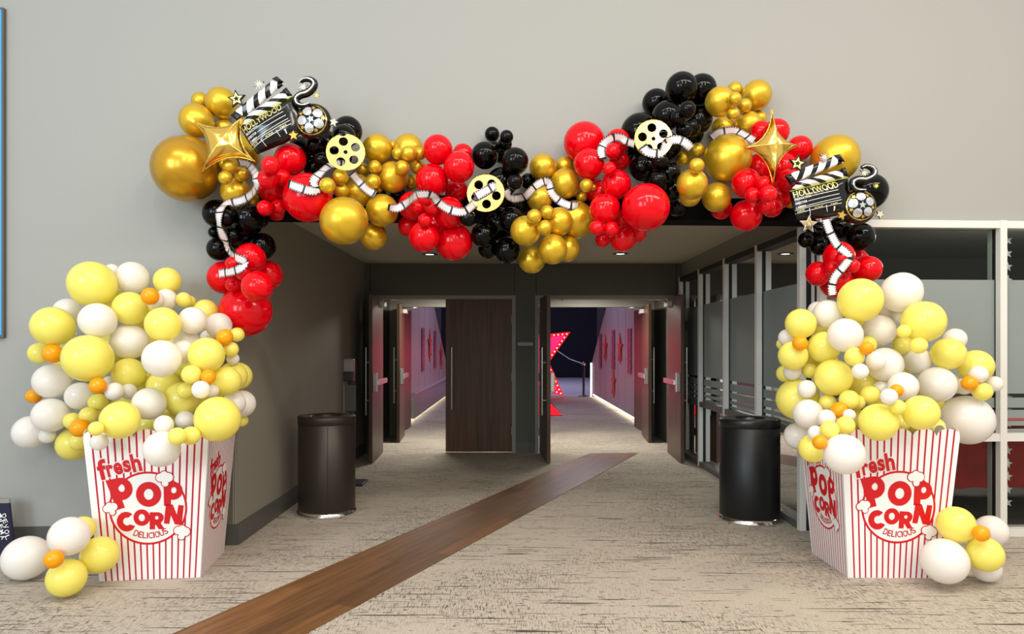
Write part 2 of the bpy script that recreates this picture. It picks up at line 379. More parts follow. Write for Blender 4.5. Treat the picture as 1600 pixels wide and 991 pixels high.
def slab(mb, v2, f2, mp, m, t0, t1):
    """thin solid from a 2D fill; mp(x, y, lift) gives the place"""
    nv = len(v2); vv = [mp(x, y, t1) for x, y in v2]+[mp(x, y, t0) for x, y in v2]
    ff = [tuple(q) for q in f2]+[tuple(nv+a for a in q[::-1]) for q in f2]
    cnt = {}
    for q in f2:
        for i in range(len(q)):
            a, b = q[i], q[(i+1) % len(q)]; cnt[(a, b)] = cnt.get((a, b), 0)+1
    for (a, b) in cnt:
        if (b, a) not in cnt: ff.append((a, nv+a, nv+b, b))
    mb.raw(vv, ff, m)
# ---------------- the room shell ----------------
WA = math.atan(0.047); WO = Vector((-2.04, 5.2, 0))
def FW(p):                             # front wall frame: x along the wall (room x), y = depth behind its face
    u = p[0]+2.04
    return Vector((WO.x+u*math.cos(WA)-p[1]*math.sin(WA), WO.y+u*math.sin(WA)+p[1]*math.cos(WA), p[2]))
def wallY(X): return 5.2+0.047*(X+2.04)
XL, XR, YB = -2.03, 2.36, 9.73          # corridor
CH = 2.62
mb = MB(); mb.box(-8, 12, -8, 21.0, -0.1, 0.0, M['carpet']); struct(mb.build('floor'), 'beige carpet with dark woven flecks')
mb = MB()
def bandpt(Y, side): return (-1.70+(Y-3.64)*0.458 if side == 0 else -1.04+(Y-3.6)*0.455)
pl = [(bandpt(-3, 0), -3), (bandpt(-3, 1), -3), (bandpt(9.70, 1), 9.70), (bandpt(9.70, 0), 9.70)]
slab(mb, pl, [(0, 1, 2, 3)], lambda x, y, t: Vector((x, y, t)), M['floorwood'], -0.01, 0.004)
struct(mb.build('floor_wood_strip'), 'brown wood plank strip running diagonally across the carpet')
# front wall
mb = MB(); W = M['wall']
mb.box(-9, -2.04, 0, 0.25, 0, 5.6, W, FW)
mb.box(-2.04, 2.34, 0, 0.25, 2.60, 5.6, W, FW)
mb.box(2.34, 9, 0, 0.25, 2.44, 5.6, W, FW); mb.box(5.28, 9, 0, 0.25, 0, 2.44, W, FW)
struct(mb.build('wall_front'), 'tall pale grey lobby wall around the corridor opening')
mb = MB(); mb.box(-2.04, 2.34, 0.01, 0.24, 2.43, 2.60, M['black_trim'], FW); struct(mb.build('trim_1'), 'black header band above the corridor opening')
mb = MB(); mb.box(-2.125, -2.045, -0.006, 0.0, 0.155, 2.6, M['guard'], FW); mb.box(-2.06, -2.052, -0.012, -0.005, 0.155, 2.6, M['frame'], FW)
struct(mb.build('trim_2'), 'brown guard strip on the left corner of the opening')
mb = MB(); mb.box(-9, -2.03, -0.012, 0.0, 0, 0.155, M['base'], FW); struct(mb.build('baseboard_front'), 'dark rubber baseboard on the lobby wall')
# corridor
mb = MB(); mb.box(XL-0.2, XL, 5.4, YB, 0, CH, M['wall_hall']); mb.box(XL-0.04, XL, 5.2, 5.4, 0, CH, M['wall_hall']); struct(mb.build('wall_left'), 'plain taupe left wall of the corridor')
mb = MB(); mb.box(XL, XL+0.012, 5.2, YB, 0, 0.155, M['base']); struct(mb.build('baseboard_left'), 'dark rubber baseboard along the corridor left wall')
mb = MB(); mb.box(XL-0.2, XR+0.3, 5.44, YB, CH, CH+0.15, M['ceiling']); mb.box(XL, XR, 6.29, 6.31, CH-0.006, CH, M['frame']); struct(mb.build('ceiling'), 'plain corridor ceiling')
mb = MB(); mb.box(XR-0.02, XR+0.2, 5.66, YB, 2.42, CH, M['wall_hall']); mb.box(XR-0.035, XR-0.02, 5.66, YB, 2.42, 2.445, M['frame']); struct(mb.build('wall_right'), 'bulkhead over the glass partition')
# back wall with two double doorways
OPEN = ((-1.83, 0.0), (0.37, 2.20)); DH = 2.13
def doorwall(name, y0, y1, xl, xr, top, m, label):
    mb = MB(); fr = 0.05
    a = OPEN[0]; b = OPEN[1]
    mb.box(xl, a[0]-fr, y0, y1, 0, DH+fr, m); mb.box(a[1]+fr, b[0]-fr, y0, y1, 0, DH+fr, m); mb.box(b[1]+fr, xr, y0, y1, 0, DH+fr, m); mb.box(xl, xr, y0, y1, DH+fr, top, m)
    return struct(mb.build(name), label)
doorwall('wall_back', YB, YB+0.14, XL-0.2, XR+0.3, CH, M['wall_back'], 'dark grey wall with two double doorways at the corridor end')
doorwall('wall_vestibule', 11.66, 11.80, -2.5, 2.9, 2.5, M['frame'], 'second wall of doorways behind the vestibule')
k = 3
for x in (-1.96, 0.035, 0.335, 2.27):
    mb = MB(); mb.box(x-0.004, x+0.004, YB-0.003, YB, 2.18 if x in (-1.96, 2.27) else 0.155, CH, M['gasket']); struct(mb.build('trim_%d' % k), 'thin dark joint line on the end wall'); k += 1
mb = MB(); mb.box(0.05, 0.32, YB-0.012, YB, 0, 0.155, M['base']); struct(mb.build('baseboard_back'), 'dark baseboard between the two doorways')
for (y0, y1) in ((YB-0.01, YB+0.15), (11.65, 11.81)):
    for (a, b) in OPEN:
        mb = MB(); mb.box(a-0.05, a, y0, y1, 0, DH, M['frame']); mb.box(b, b+0.05, y0, y1, 0, DH, M['frame']); mb.box(a-0.05, b+0.05, y0, y1, DH, DH+0.05, M['frame'])
        struct(mb.build('trim_%d' % k), 'painted metal frame of a double doorway'); k += 1
mb = MB(); mb.box(-2.5, XL-0.0, YB+0.14, 11.66, 0, 2.4, M['wall_back']); struct(mb.build('wall_vestibule_left'))
mb = MB(); mb.box(2.36, 2.9, YB+0.14, 11.66, 0, 2.4, M['wall_back']); struct(mb.build('wall_vestibule_right'))
mb = MB(); mb.box(-2.5, 2.9, YB+0.14, 11.66, 2.4, 2.5, M['ceiling']); struct(mb.build('ceiling_vestibule'))
# hall beyond, walls stepping down towards the arena
def hallwall(x0, x1, name, label):
    mb = MB(); prof = [(11.8, 0.10), (20.9, 0.10), (20.9, 1.0), (20.4, 1.24), (17.8, 2.41), (14.0, 4.2), (11.8, 4.2)]
    n = len(prof)
    mb.raw([(x0, y, z) for y, z in prof]+[(x1, y, z) for y, z in prof], [tuple(range(n)), tuple(range(2*n-1, n-1, -1))]+[(i, n+i, n+(i+1) % n, (i+1) % n) for i in range(n)], M['hallwall'])
    o = struct(mb.build(name), label)
    for s in range(1, 8):
        yy = 12.6+s*1.05; j = MB(); zt = 2.41+0.45*(17.8-yy); zt = min(4.0, zt)-0.05
        xx = x1 if x0 < 0 else x0; e = 0.003 if x0 < 0 else -0.003
        j.box(min(xx, xx+e), max(xx, xx+e), yy-0.008, yy+0.008, 0.12, zt, M['wains']); j.build('panel_joint', o)
    l = MB(); xi = (x1-0.10 if x0 < 0 else x0+0.02); l.box(xi, xi+0.08, 13.3, 20.85, 0.055, 0.075, M['led'])
    lo = l.build('led_strip', o); lo['label'] = 'glowing white light strip under the wall'
    return o
hl = hallwall(-2.1, -1.95, 'wall_hall_left', 'lavender-lit hall wall beyond the left doorway')
hr = hallwall(2.37, 2.52, 'wall_hall_right', 'lavender-lit hall wall beyond the right doorway')
mb = MB(); mb.box(-1.96, -1.86, 13.4, 20.9, 0.10, 0.56, M['wains']); mb.box(-1.96, -1.84, 13.4, 20.9, 0.56, 0.585, M['steel']); mb.build('lower_panel', hl)
mb = MB(); mb.box(-2.3, -2.1, 11.8, 20.9, 0, 4.2, M['arena']); mb.box(2.52, 2.7, 11.8, 20.9, 0, 4.2, M['arena']); mb.box(-2.3, 2.7, 11.8, 17, 4.2, 4.3, M['arena']); mb.box(-2.5,2.9,11.66,11.8,2.5,4.3,M['arena'])
struct(mb.build('wall_hall_backing'))
mb = MB(); mb.box(-14, 14, 21.0, 34, -0.1, 0.0, M['arenafloor']); struct(mb.build('floor_arena'), 'lavender lit arena floor')
mb = MB(); mb.box(-14, 14, 34, 34.2, 0, 12, M['arena']); mb.box(-14.2, -14, 17, 34.2, 0, 12, M['arena']); mb.box(14, 14.2, 17, 34.2, 0, 12, M['arena']); mb.box(-14, 14, 17, 34.2, 12, 12.2, M['arena'])
mb.box(-14, -2.3, 17, 17.1, 0, 12, M['arena']); mb.box(2.7, 14, 17, 17.1, 0, 12, M['arena']); mb.box(-2.3, 2.7, 16.9, 17, 4.2, 12, M['arena'])
struct(mb.build('wall_arena'), 'dark arena walls')
# doors
def hardware_handle(parent, x, y, zs, face):
    mb = MB(); d = 0.05*face
    mb.tube([(x, y+d, zs-0.43), (x, y+d, zs+0.43)], 0.011, M['steel'], 12)
    for z in (zs-0.24, zs+0.24): mb.tube([(x, y, z), (x, y+d, z)], 0.008, M['steel'], 8)
    mb.build('pull_handle', parent)
doors = []
def door(n, hinge, ang, side, wood_m, label, w_=0.905, bar=True, handle=True, closer=True):
    """leaf hangs at hinge; local +x runs from hinge to free edge, local +y is the face towards the vestibule when shut"""
    r = empty('door_%d' % n, (hinge[0], hinge[1], 0.0), ang); struct(r, label)
    T = 0.045
    mb = MB(); mb.box(0, w_, 0, T, 0.012, DH-0.004, wood_m); bevel(mb.build('leaf', r), 0.002)
    if handle: hardware_handle(r, w_-0.09, 0, 1.03, -1)
    if bar:
        mb = MB(); mb.box(w_-0.085, w_-0.015, T, T+0.055, 0.90, 1.14, M['steel']); bevel(mb.build('latch_case', r), 0.006)
        mb = MB(); mb.box(0.10, w_-0.08, T+0.02, T+0.075, 0.98, 1.045, M['steel']); bevel(mb.build('push_bar', r), 0.008)
    if closer:
        mb = MB(); mb.box(0.08, 0.34, T, T+0.06, DH-0.12, DH-0.055, M['closer']); bevel(mb.build('closer', r), 0.004)
        mb = MB(); mb.tube([(0.2, T+0.05, DH-0.045), (0.30, T+0.18, DH-0.03), (0.05, T+0.28, DH-0.02)] if side > 0 else [(0.2, T+0.05, DH-0.045), (0.3, T+0.18, DH-0.03), (0.05, T+0.28, DH-0.02)], 0.009, M['steel'], 6); mb.build('closer_arm', r)
    for z in (0.30, 1.05, 1.85):
        mb = MB(); mb.box(-0.012, 0.012, -0.012, 0.004, z-0.055, z+0.055, M['frame']); mb.build('hinge', r)
    doors.append(r); return r
def mirror_leaf(r):
    r.scale = (-1, 1, 1); return r
# front doorway pair: left leaf open towards the lobby, its mate shut
door(1, (-1.825, YB-0.01), R_(-88), 1, M['doorwood_in'], 'open wooden door leaf at the left end of the corridor')
mirror_leaf(door(2, (0.002, YB+0.03), 0, 1, M['doorwood'], 'closed dark wooden door leaf with long pull handle', w_=0.922, bar=True))
door(3, (0.375, YB-0.01), R_(-86), 1, M['doorwood_in'], 'door leaf standing open edge-on beside the end wall post')
mirror_leaf(door(4, (2.19, YB-0.01), R_(88), 1, M['doorwood_in'], 'open wooden door leaf beside the glass partition'))
# second row, vestibule
door(5, (-1.82, 11.64), R_(-86), 1, M['doorwood_in'], 'inner door leaf open on the left of the vestibule')
mirror_leaf(door(6, (2.19, 11.64), R_(86), 1, M['doorwood_in'], 'inner door leaf open on the right of the vestibule'))
door(7, (-1.88, 12.0), R_(88), 1, M['doorwood_in'], 'far door leaf folded back against the hall left wall', bar=False, closer=False, handle=False)
mirror_leaf(door(8, (2.27, 12.0), R_(-88), 1, M['doorwood_in'], 'far door leaf folded back against the hall right wall', bar=False, closer=False, handle=False))
# downlights
for i, (x, y, t) in enumerate(((-1.02, 8.74, 'above the left doorway'), (1.34, 8.70, 'above the right doorway'))):
    r = empty('ceiling_light', (x, y, CH)); tag(r, 'small recessed round downlight in the corridor ceiling ' + t, 'ceiling light', 'corridor downlights')
    mb = MB(); mb.lathe([(0.055, -0.002), (0.058, -0.010), (0.095, -0.006), (0.10, 0.0)], M['can'], 28); mb.build('trim_ring', r)
    mb = MB(); mb.lathe([(0.001, -0.004), (0.055, -0.004)], M['lamp'], 24); mb.build('lens', r)
# room sign on the post
r = empty('room_sign', (0.185, YB, 1.0)); tag(r, 'small dark room sign with pale centre on the post between the doorways', 'sign')
mb = MB(); mb.box(-0.125, 0.125, -0.012, -0.001, 0.475, 0.555, M['darkplastic']); bevel(mb.build('backplate', r), 0.003)
mb = MB(); mb.box(-0.105, 0.105, -0.016, -0.012, 0.482, 0.528, M['plastic']); mb.build('insert', r)

# ---------------- glass partition and storefront ----------------
RZ = (0.735, 0.795); TOPZ = 2.42
FR0, FR1 = 1.10, 1.985
def window(n, x0, x1, xf, label, top, first_m, last_m, low=0.06):
    """pane in local frame: x along, y depth; mullion faces stand proud on both sides of a black gasket"""
    r = empty('window_%d' % n); struct(r, label)
    def mull(x, name='mullion'):
        mb = MB()
        mb.box(x-0.027, x+0.027, -0.055, -0.004, 0, top, M['alu'], xf); mb.box(x-0.024, x+0.024, -0.004, 0.038, 0, top, M['gasket'], xf); mb.box(x-0.027, x+0.027, 0.038, 0.085, 0, top, M['alu'], xf)
        mb.build(name, r)
    if first_m: mull(x0)
    if last_m: mull(x1)
    a, b = x0+0.027, x1-0.027
    for nm, z0, z1, m in (('head_rail', top-0.06, top-0.004, M['alu'] if n > 4 else M['gasket']), ('mid_rail', RZ[0], RZ[1], M['alu'] if n > 4 else M['base']), ('sill', 0, low, M['alu'] if n > 4 else M['base'])):
        mb = MB(); mb.box(a, b, -0.05, 0.08, z0, z1, m, xf); mb.build(nm, r)
    mb = MB(); mb.box(a, b, 0.014, 0.020, RZ[1], top-0.06, M['glass'], xf); mb.box(a, b, 0.014, 0.020, low, RZ[0], M['glass'], xf); mb.build('pane', r)
    mb = MB()
    for z0, z1 in ((FR0, FR1), (0.99, 1.068), (0.91, 0.972), (0.85, 0.885), (0.805, 0.825)):
        mb.box(a, b, 0.009, 0.0125, z0, z1, M['frost'], xf)
    fo = mb.build('frosted_film', r); fo['label'] = 'grey frosted privacy film with clear stripes below'
    return r
def GX(p): return Vector((2.345+p[1], p[0], p[2]))       # glass partition: along y
ys = [5.63, 6.62, 7.63, 8.66, 9.66]
for i in range(4):
    window(i+1, ys[i], ys[i+1], GX, ['glass partition bay nearest the lobby', 'second glass partition bay from the lobby', 'third glass partition bay from the lobby', 'glass partition bay next to the end wall'][i], TOPZ, i == 0, True)
window(5, 2.37, 3.79, FW, 'storefront window behind the right popcorn box', 2.44, True, True)
window(6, 3.79, 5.25, FW, 'storefront window at the right edge with hanging stars', 2.44, False, True)
# store room behind the glass
mb = MB(); mb.box(2.44, 9.0, 5.6, 11.4, 0.0, 0.006, M['storefloor']); struct(mb.build('floor_store'), 'dark sheet added to dim the floor behind the glass')  # thin dark sheet added to tone down the brightly lit store floor
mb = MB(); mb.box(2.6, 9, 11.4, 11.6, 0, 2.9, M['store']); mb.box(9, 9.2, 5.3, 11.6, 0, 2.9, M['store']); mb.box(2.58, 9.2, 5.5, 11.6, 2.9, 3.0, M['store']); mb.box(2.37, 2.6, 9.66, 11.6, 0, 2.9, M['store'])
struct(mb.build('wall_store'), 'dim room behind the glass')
# ---------------- balloons ----------------
def balloon_mesh(name, m):
    prof = []
    n = 22
    for i in range(n+1):
        t = math.pi*i/n*0.955
        z = math.cos(t); z = z if z > 0 else z*(1.0+0.03*(-z)**3)
        prof.append((max(1e-4, math.sin(t)), z))
    r_, z_ = prof[-1]
    prof += [(0.075, z_-0.012), (0.045, z_-0.03), (0.045, z_-0.05), (0.075, z_-0.075), (0.068, z_-0.085), (1e-4, z_-0.075)]
    mb = MB(); mb.lathe([(r, z) for r, z in prof][::-1], m, 36)
    me_o = mb.build(name); me = me_o.data; bpy.data.objects.remove(me_o); return me
COL = {'G': ('gold', 'metallic gold'), 'R': ('red', 'glossy red'), 'K': ('black', 'glossy black'), 'W': ('white', 'white'), 'Y': ('yellow', 'pale yellow'), 'O': ('orange', 'orange')}
COL['A'] = ('amber', 'amber gold')
BMESH = {k: balloon_mesh('balloon_' + v[0], M['b_' + v[0]]) for k, v in COL.items()}
# clusters, each listed from the wall outwards: colour, x, y, radius ; B marks ones that only peep out between others
CL = {}
CL['gold cluster at the arch\'s left shoulder'] = ['G', (313,158,14), (350,200,14), (376,240,30), (390,312,15,'b'), (346,161,24.5), (307,189,27), (291,264,53,'A'), (368,300,23.5), (351,256,9), (377,272,12), (359,260,12), (352,278,11)]
CL['black cluster on the arch\'s left leg'] = ['K', (382,372,23,'B'), (405,343,15), (342,389,19), (410,385,21), (339,334,22.5), (387,343,26), (335,363,9.5), (363,369,13), (352,341,14)]
CL['red cluster on the arch\'s left leg'] = ['R', (384,486,41), (350,434,26), (419,430,23), (391,404,24.5), (363,412,11), (380,427,12), (402,448,25), (364,445,12)]
CL['black cluster behind the left reel'] = ['K', (510,228,24,'B'), (530,245,20,'B'), (470,232,19), (543,205,23), (537,214,19), (494,227,18), (491,262,17), (503,250,13)]
CL['red cluster below the left clapperboard'] = ['R', (440,296,22,'B'), (426,294,24), (453.6,249,25), (432,333,12.5), (441.5,278,13.5), (418.5,280,16), (423,259,15), (435.5,323,12), (414,325,12.5), (481,309,38.5)]
CL['gold cluster right of the left reel'] = ['G', (560,298,25), (615,230,11,'b'), (643,284,12,'b'), (590,233,23.5), (638,233,23.5), (614,277,24.5), (584,370,21), (597,329,25.5), (593,297,5), (537.5,345.5,37.5), (622,240,9.5), (656,240,10), (638,240,12), (628.5,262,11.5), (653,261,11.5), (567,265.5,11), (585.5,261,10.5), (583,284,12), (533,298,12), (532,276,12.5), (511.5,290,12.5)]
CL['black cluster hidden behind gold'] = ['K', (590,305,14,'B'), (622,305,12,'B')]
CL['red cluster left of the middle reel'] = ['R', (713,298,18,'B'), (683,350,22,'B'), (723,241,16), (639,353,17,'b'), (709,378,29), (684,234,23), (675,282,25.5), (717,261,24), (701,332,24), (645,322,22.5), (663,370,24), (664,344,11), (675,324,12), (652,324,10.5), (663,310,11)]
CL['black cluster behind the middle reel'] = ['K', (760,298,26,'B'), (784,286,24,'B'), (780,350,26,'B'), (763,388,16,'b'), (784,240,15), (772,232,11), (789,225,11), (791.5,214,10.5), (769,210,11.5), (757.5,243,21), (804.7,252,21), (810,320,18), (799,343,19), (793,392,20), (755,367.5,19), (731,341,13), (825,283,12), (804.5,284,12.5)]
CL['gold cluster at the arch\'s lowest point'] = ['G', (882,259,14), (898,344,30), (848,262,21), (843,310,20.5), (886,389,20), (883,287,23.5), (873,346.5,22), (831,406,21), (821,361,23.5), (863,389.5,23.5), (927,293,5), (909,307,9), (916.5,290,10.5), (851,356,12), (834.5,338.5,11.5), (855,332,11)]
CL['black cluster behind the right reel'] = ['K', (1100,165,18,'B'), (1058,320,18,'B'), (1040,230,24,'B'), (1079,210,20,'B'), (1030,290,25,'B'), (1048,297,19,'b'), (985,245,15), (1000,207,30), (1095.6,140,24), (1065,138,25), (1025,161,21.5), (1042,181,23), (1093,188,20), (1005,261,22), (1046,270,17), (1028,281,14), (1031,252,13), (1081,199,14), (1069,203,13), (1060,184,13), (1074,171,13)]
CL['red cluster beside the lowest gold balloons'] = ['R', (927,296,18,'b'), (978,345,18,'B'), (938,300,15,'B'), (995,364,15,'b'), (913,223.5,32), (920,256,23.5), (965,221,19), (963,288.5,23), (945,327,24), (973,373,20.5), (1009,324,37), (968,252,15.5), (958,236,12), (952,264,11), (955,358,12), (932.5,356,11.5), (941.5,375,11.5)]
CL['gold cluster right of the right reel'] = ['G', (1148,140,12), (1129.5,200,18), (1186,185,12), (1078,306,17,'b'), (1125,159,23.5), (1182,149,23.5), (1169,195,21), (1081.5,288,24), (1119.5,308.5,23), (1136.5,248,37.5), (1163.5,165,11), (1148,154.5,10.5), (1145.5,178,10), (1088.5,259,12), (1068,248,12), (1089,235,12)]
CL['red cluster behind the right gold star'] = ['R', (1223,262,24,'B'), (1186,262,22,'B'), (1218,305,22), (1127,326,17,'b'), (1189,206,17), (1213,206,20.5), (1249,232,20), (1206,323,17), (1166,286,23), (1232,282,18), (1166,337,25), (1193,287,12), (1196,322,12.5), (1176,305,12.5), (1200,303.5,14)]
CL['gold pair behind the right clapperboard'] = ['G', (1305,248,38), (1236,312,14,'b')]
CL['black cluster under the right clapperboard'] = ['K', (1277,362,16,'B'), (1357,300,30,'b'), (1312,356,18), (1343.5,370,23), (1281,384,16), (1260,375,13)]
CL['red cluster on the arch\'s right leg'] = ['R', (1325,438,20,'B'), (1340,405,16), (1306,442,25), (1356.5,420.5,21.5), (1279,428,20), (1310.5,401,24.5), (1318,427,11), (1331.5,415.5,11.5), (1300,418,10.5), (1316,404,11)]
CL['left popcorn pile'] = ['Y', (170,545,26,'B'), (225,525,24,'B'), (232,592,24,'B'), (275,580,24,'B'), (300,560,24,'B'), (200,635,26,'B'), (150,640,22,'B'), (330,625,22,'B'), (240,490,22,'B'), (180,470,20,'B'), (105,560,24,'B'), (268,540,24,'B'), (232,664,20,'B'), (345,640,18,'B'), (270,652,22,'B'),
 (297,471,9), (175,424,12,'W'), (106,488,23,'W'), (62,552,18), (372,588,22), (364,588,22.5), (364,561,10,'W'), (378,657,10), (325,527,12,'W'), (53,619,12.5,'O'), (291,533,20,'W'), (287,550,19,'W'), (287,468.5,12), (261.5,439,21.5), (255,604,26),
 (378,631,21.5,'W'), (366,630,18,'W'), (260,468,17,'W'), (242,468,14,'W'), (207,434,26,'W'), (321,487,19.5), (301,501,22,'W'), (144,444,37.5), (82,510,33), (203,482,27), (152.5,501,29,'W'), (202,534,29,'W'), (254.5,507,28), (82,553,16,'O'), (81,596,29,'W'), (201,584,26), (137,560,39), (342,509,20.5,'W'), (353,596,24), (322.5,555,28.5), (285,624,28), (253,560.5,30.5,'W'), (125,619,23,'W'), (48,675.5,28,'W'), (74,681,13,'W'), (79,649,28.5,'W'), (233,631,26.5,'W'), (115,694,27), (187.5,656.5,31), (340,655,36),
 (155,691,14,'W'), (361,546,12), (370.5,523,11.5), (351,527,13,'O'), (234.5,463,14,'O'), (170,598,11,'W'), (201,612,13,'W'), (179,612,15,'W'), (153,603,13.5,'O'), (153,629,15), (150,670,12), (124,690,15), (138,649,14), (113,658,14), (124,669,15,'O'), (332,611,10,'W'), (290,611,13.5), (299,585.5,15.5), (325.5,589,12,'O'), (314,609,14.5,'W'), (289,656.5,15,'W'), (256,664,15.5,'W'), (253,702,29,'W'), (298,681,15), (277,682,14.5)]
CL['right popcorn pile'] = ['Y', (1330,598,26,'B'), (1290,572,22,'B'), (1400,590,22,'B'), (1452,625,22,'B'), (1482,600,18,'B'), (1420,530,22,'B'), (1362,505,22,'B'), (1380,640,22,'B'), (1270,560,20,'B'), (1300,650,22,'B'), (1430,660,18,'B'), (1350,602,25,'B'), (1340,655,16,'B'), (1405,662,16,'B'), (1461,668,16,'B'), (1290,520,20,'B'),
 (1277,486,15,'W'), (1222,538,9), (1230,528,14,'W'), (1227,584,14), (1238,581,14,'W'), (1388,482,15,'W'), (1407,493,13,'W'), (1451,489,18), (1492,530,18,'W'), (1525,572,27), (1293,491,23,'W'), (1251,506,24), (1408.5,457,32.5,'W'), (1287,543,25.5), (1373.5,517,26,'W'), (1344,469,35), (1443,503,34), (1320.5,524,27.5,'W'), (1239,556,23), (1433,564,22,'W'), (1482,553,26.5), (1383,570,28,'W'), (1411,604,23.5,'W'), (1302,590,29.5), (1246,624,33), (1464,601,29.5,'W'), (1439,645,28.5), (1246,681,21,'W'), (1270,701,22.5), (1262.5,647,23.5,'W'), (1511,656.5,41,'W'), (1372.5,660,30.5),
 (1356,539,14), (1335,558,15.5), (1344,580.5,13,'W'), (1368.5,564,15.5,'W'), (1354,544,11,'O'), (1412.5,518,11), (1409,541,14), (1435.5,540,13.5), (1250,536.5,12,'O'), (1265.5,579,12.5), (1260.5,608,14.5,'W'), (1529,585,14.5,'W'), (1506,604,14,'W'), (1554,600,13,'W'), (1535,612,15.5), (1515,599,12.5,'O'), (1376.5,607,12.5,'W'), (1401,610.5,10.5,'O'), (1403,636.5,12.5), (1389,620,13.5,'W'), (1359,617.5,15.5), (1339,629,12.5), (1327,625,16), (1293,629,13.5), (1311,641,13,'O'), (1327,649,10,'W'), (1291,654,14.5,'W'), (1321,665,15), (1274,677,12,'W'), (1296,672,15), (1319,710,32.5,'W'), (1281,691.5,11.5,'O')]
CL['bunch on the floor by the left popcorn box'] = ['Y', (129,826,20), (108,838,32,'W'), (156,867,30), (41,872,36.5,'W'), (104,903,31), (84,874,15.5,'O')]
CL['bunch on the floor by the right popcorn box'] = ['Y', (1541,888,23,'W'), (1549,830,26,'W'), (1494,820,30), (1476,877,37,'W'), (1539,866,29), (1533,834,13.5,'O')]
BALLS = []                             # pos, radius
def stretch(px): return (1+1/math.cos(math.atan(abs(px-CX)/F)))/2
def place(it, base, cname):
    px, py, r = it[:3]; c = base; back = False
    for e in it[3:]:
        if e == 'B': back = True
        elif e != 'b': c = e
    pile = 'popcorn pile' in cname; floor_b = 'floor' in cname
    d = Vector(((px-CX)/F, 1.0, -(py-CY)/F)); k = r/F/stretch(px)*1.01
    if floor_b:
        Y = 1.46*F/(py+r*0.985-CY); Y = min(Y, 4.75)
        if 120 < px < 800: Y = min(Y, 4.27)
        if 800 < px < 1500: Y = min(Y, 4.30)
    elif pile:
        Y = 4.98 if back else 4.90
        left = px < 800
        over = (py+r > 672 and ((126 < px < 364) if left else (1262 < px < 1492)))
        if over and not back: Y = (4.22 if not left or px < 318 else 4.26)
        elif back and py > 640: Y = 4.72
    else:
        Y = 5.2+0.047*((px-CX)/F*5.1+2.04)-0.005; Y = Y/(1+1.12*k)-0.01
    near = [(p, R, math.hypot(q[0]-px, q[1]-py) < (rr+r)*0.90) for p, R, q, rr in BALLS if math.hypot(q[0]-px, q[1]-py) < (rr+r)*1.3]
    tol = 0.99 if not pile else 0.975
    for _ in range(300):
        R = k*Y; pos = Vector((d.x*Y, Y, EYE+d.z*Y)); bad = False
        for p, RR, ov in near:
            if (pos-p).length < (R+RR)*tol or (ov and Y > p.y-0.015):
                bad = True; break
        if not bad: break
        Y -= 0.008
        if Y < 3.7: break
    rec = (pos, R, (px, py), r); BALLS.append(rec); return (rec, c, back)
SOL = {n: [] for n in CL}
for ps in (0, 1):
    for cname, lst in CL.items():
        for it in lst[1:]:
            if (('B' in it[3:]) or ('b' in it[3:])) == (ps == 0): SOL[cname].append(place(it, lst[0], cname))
def rankword(i, n):
    if n == 1: return ''
    if i == 0: return 'topmost of %s' % W_[n] if n > 2 else 'upper of two'
    if i == n-1: return 'lowest of %s' % W_[n] if n > 2 else 'lower of two'
    return '%s from the top' % ['', 'second', 'third', 'fourth', 'fifth', 'sixth', 'seventh', 'eighth', 'ninth', 'tenth', 'eleventh', 'twelfth', 'thirteenth', 'fourteenth', 'fifteenth'][i]
W_ = ['', 'one', 'two', 'three', 'four', 'five', 'six', 'seven', 'eight', 'nine', 'ten', 'eleven', 'twelve', 'thirteen', 'fourteen', 'fifteen', 'sixteen']
nb = 0
for cname, lst in CL.items():
    res = SOL[cname]
    x0 = min(r[0][2][0] for r in res); x1 = max(r[0][2][0] for r in res); y0 = min(r[0][2][1] for r in res); y1 = max(r[0][2][1] for r in res)
    groups = {}
    for rec, c, back in res:
        r = rec[3]; px, py = rec[2]
        size = 'shadowed' if back else 'small' if r < 17 else 'medium' if r < 27 else 'large'
        reg = ''
        if len(res) > 40:
            fx = (px-x0)/(x1-x0); fy = (py-y0)/(y1-y0)
            reg = ('upper', 'middle', 'lower')[min(2, int(fy*3))]+' '+('left', 'centre', 'right')[min(2, int(fx*3))]
        groups.setdefault((c, size, reg), []).append((py, px, rec))
    cen = sum((r[0][0] for r in res), Vector())/len(res)
    for (c, size, reg), g in groups.items():
        g.sort(key=lambda a: a[:2])
        for i, (py, px, rec) in enumerate(g):
            o = bpy.data.objects.new('balloon', BMESH[c]); col.objects.link(o); nb += 1
            pos, R = rec[0], rec[1]
            o.location = pos; o.scale = (R, R, R*1.02)
            tgt = cen+Vector((0, 0.35, 0)); dirn = (pos-tgt); dirn.y -= 0.15; dirn.normalize()
            o.rotation_euler = dirn.to_track_quat('Z', 'Y').to_euler()
            rk = rankword(i, len(g)); bits = cname.replace("the arch's", "arch's").split()
            where = ('at the %s of the %s' % (reg, cname) if reg else 'in the %s' % cname)
            lab = '%s %s balloon %s%s' % (size, ('gold' if c == 'A' else COL[c][0]), where.replace(' of the ', ' of ').replace('in the ', 'in ', 1).replace("at the arch", 'at arch').replace("on the arch", 'on arch').replace(' the right', ' right').replace(' the left', ' left').replace(' the middle', ' middle'), ', '+rk if rk else '')
            tag(o, lab, 'balloon', 'balloons of the ' + cname)
LS = {}
for o in col.objects:
    if o.name.startswith('balloon'): LS.setdefault(o['label'], []).append(o.name)
print('dup labels', [k for k, v in LS.items() if len(v) > 1], 'longest', max(len(k.split()) for k in LS))
print('balloons', nb, 'nearest Y', min(b[0].y for b in BALLS if b[2][1] < 760))
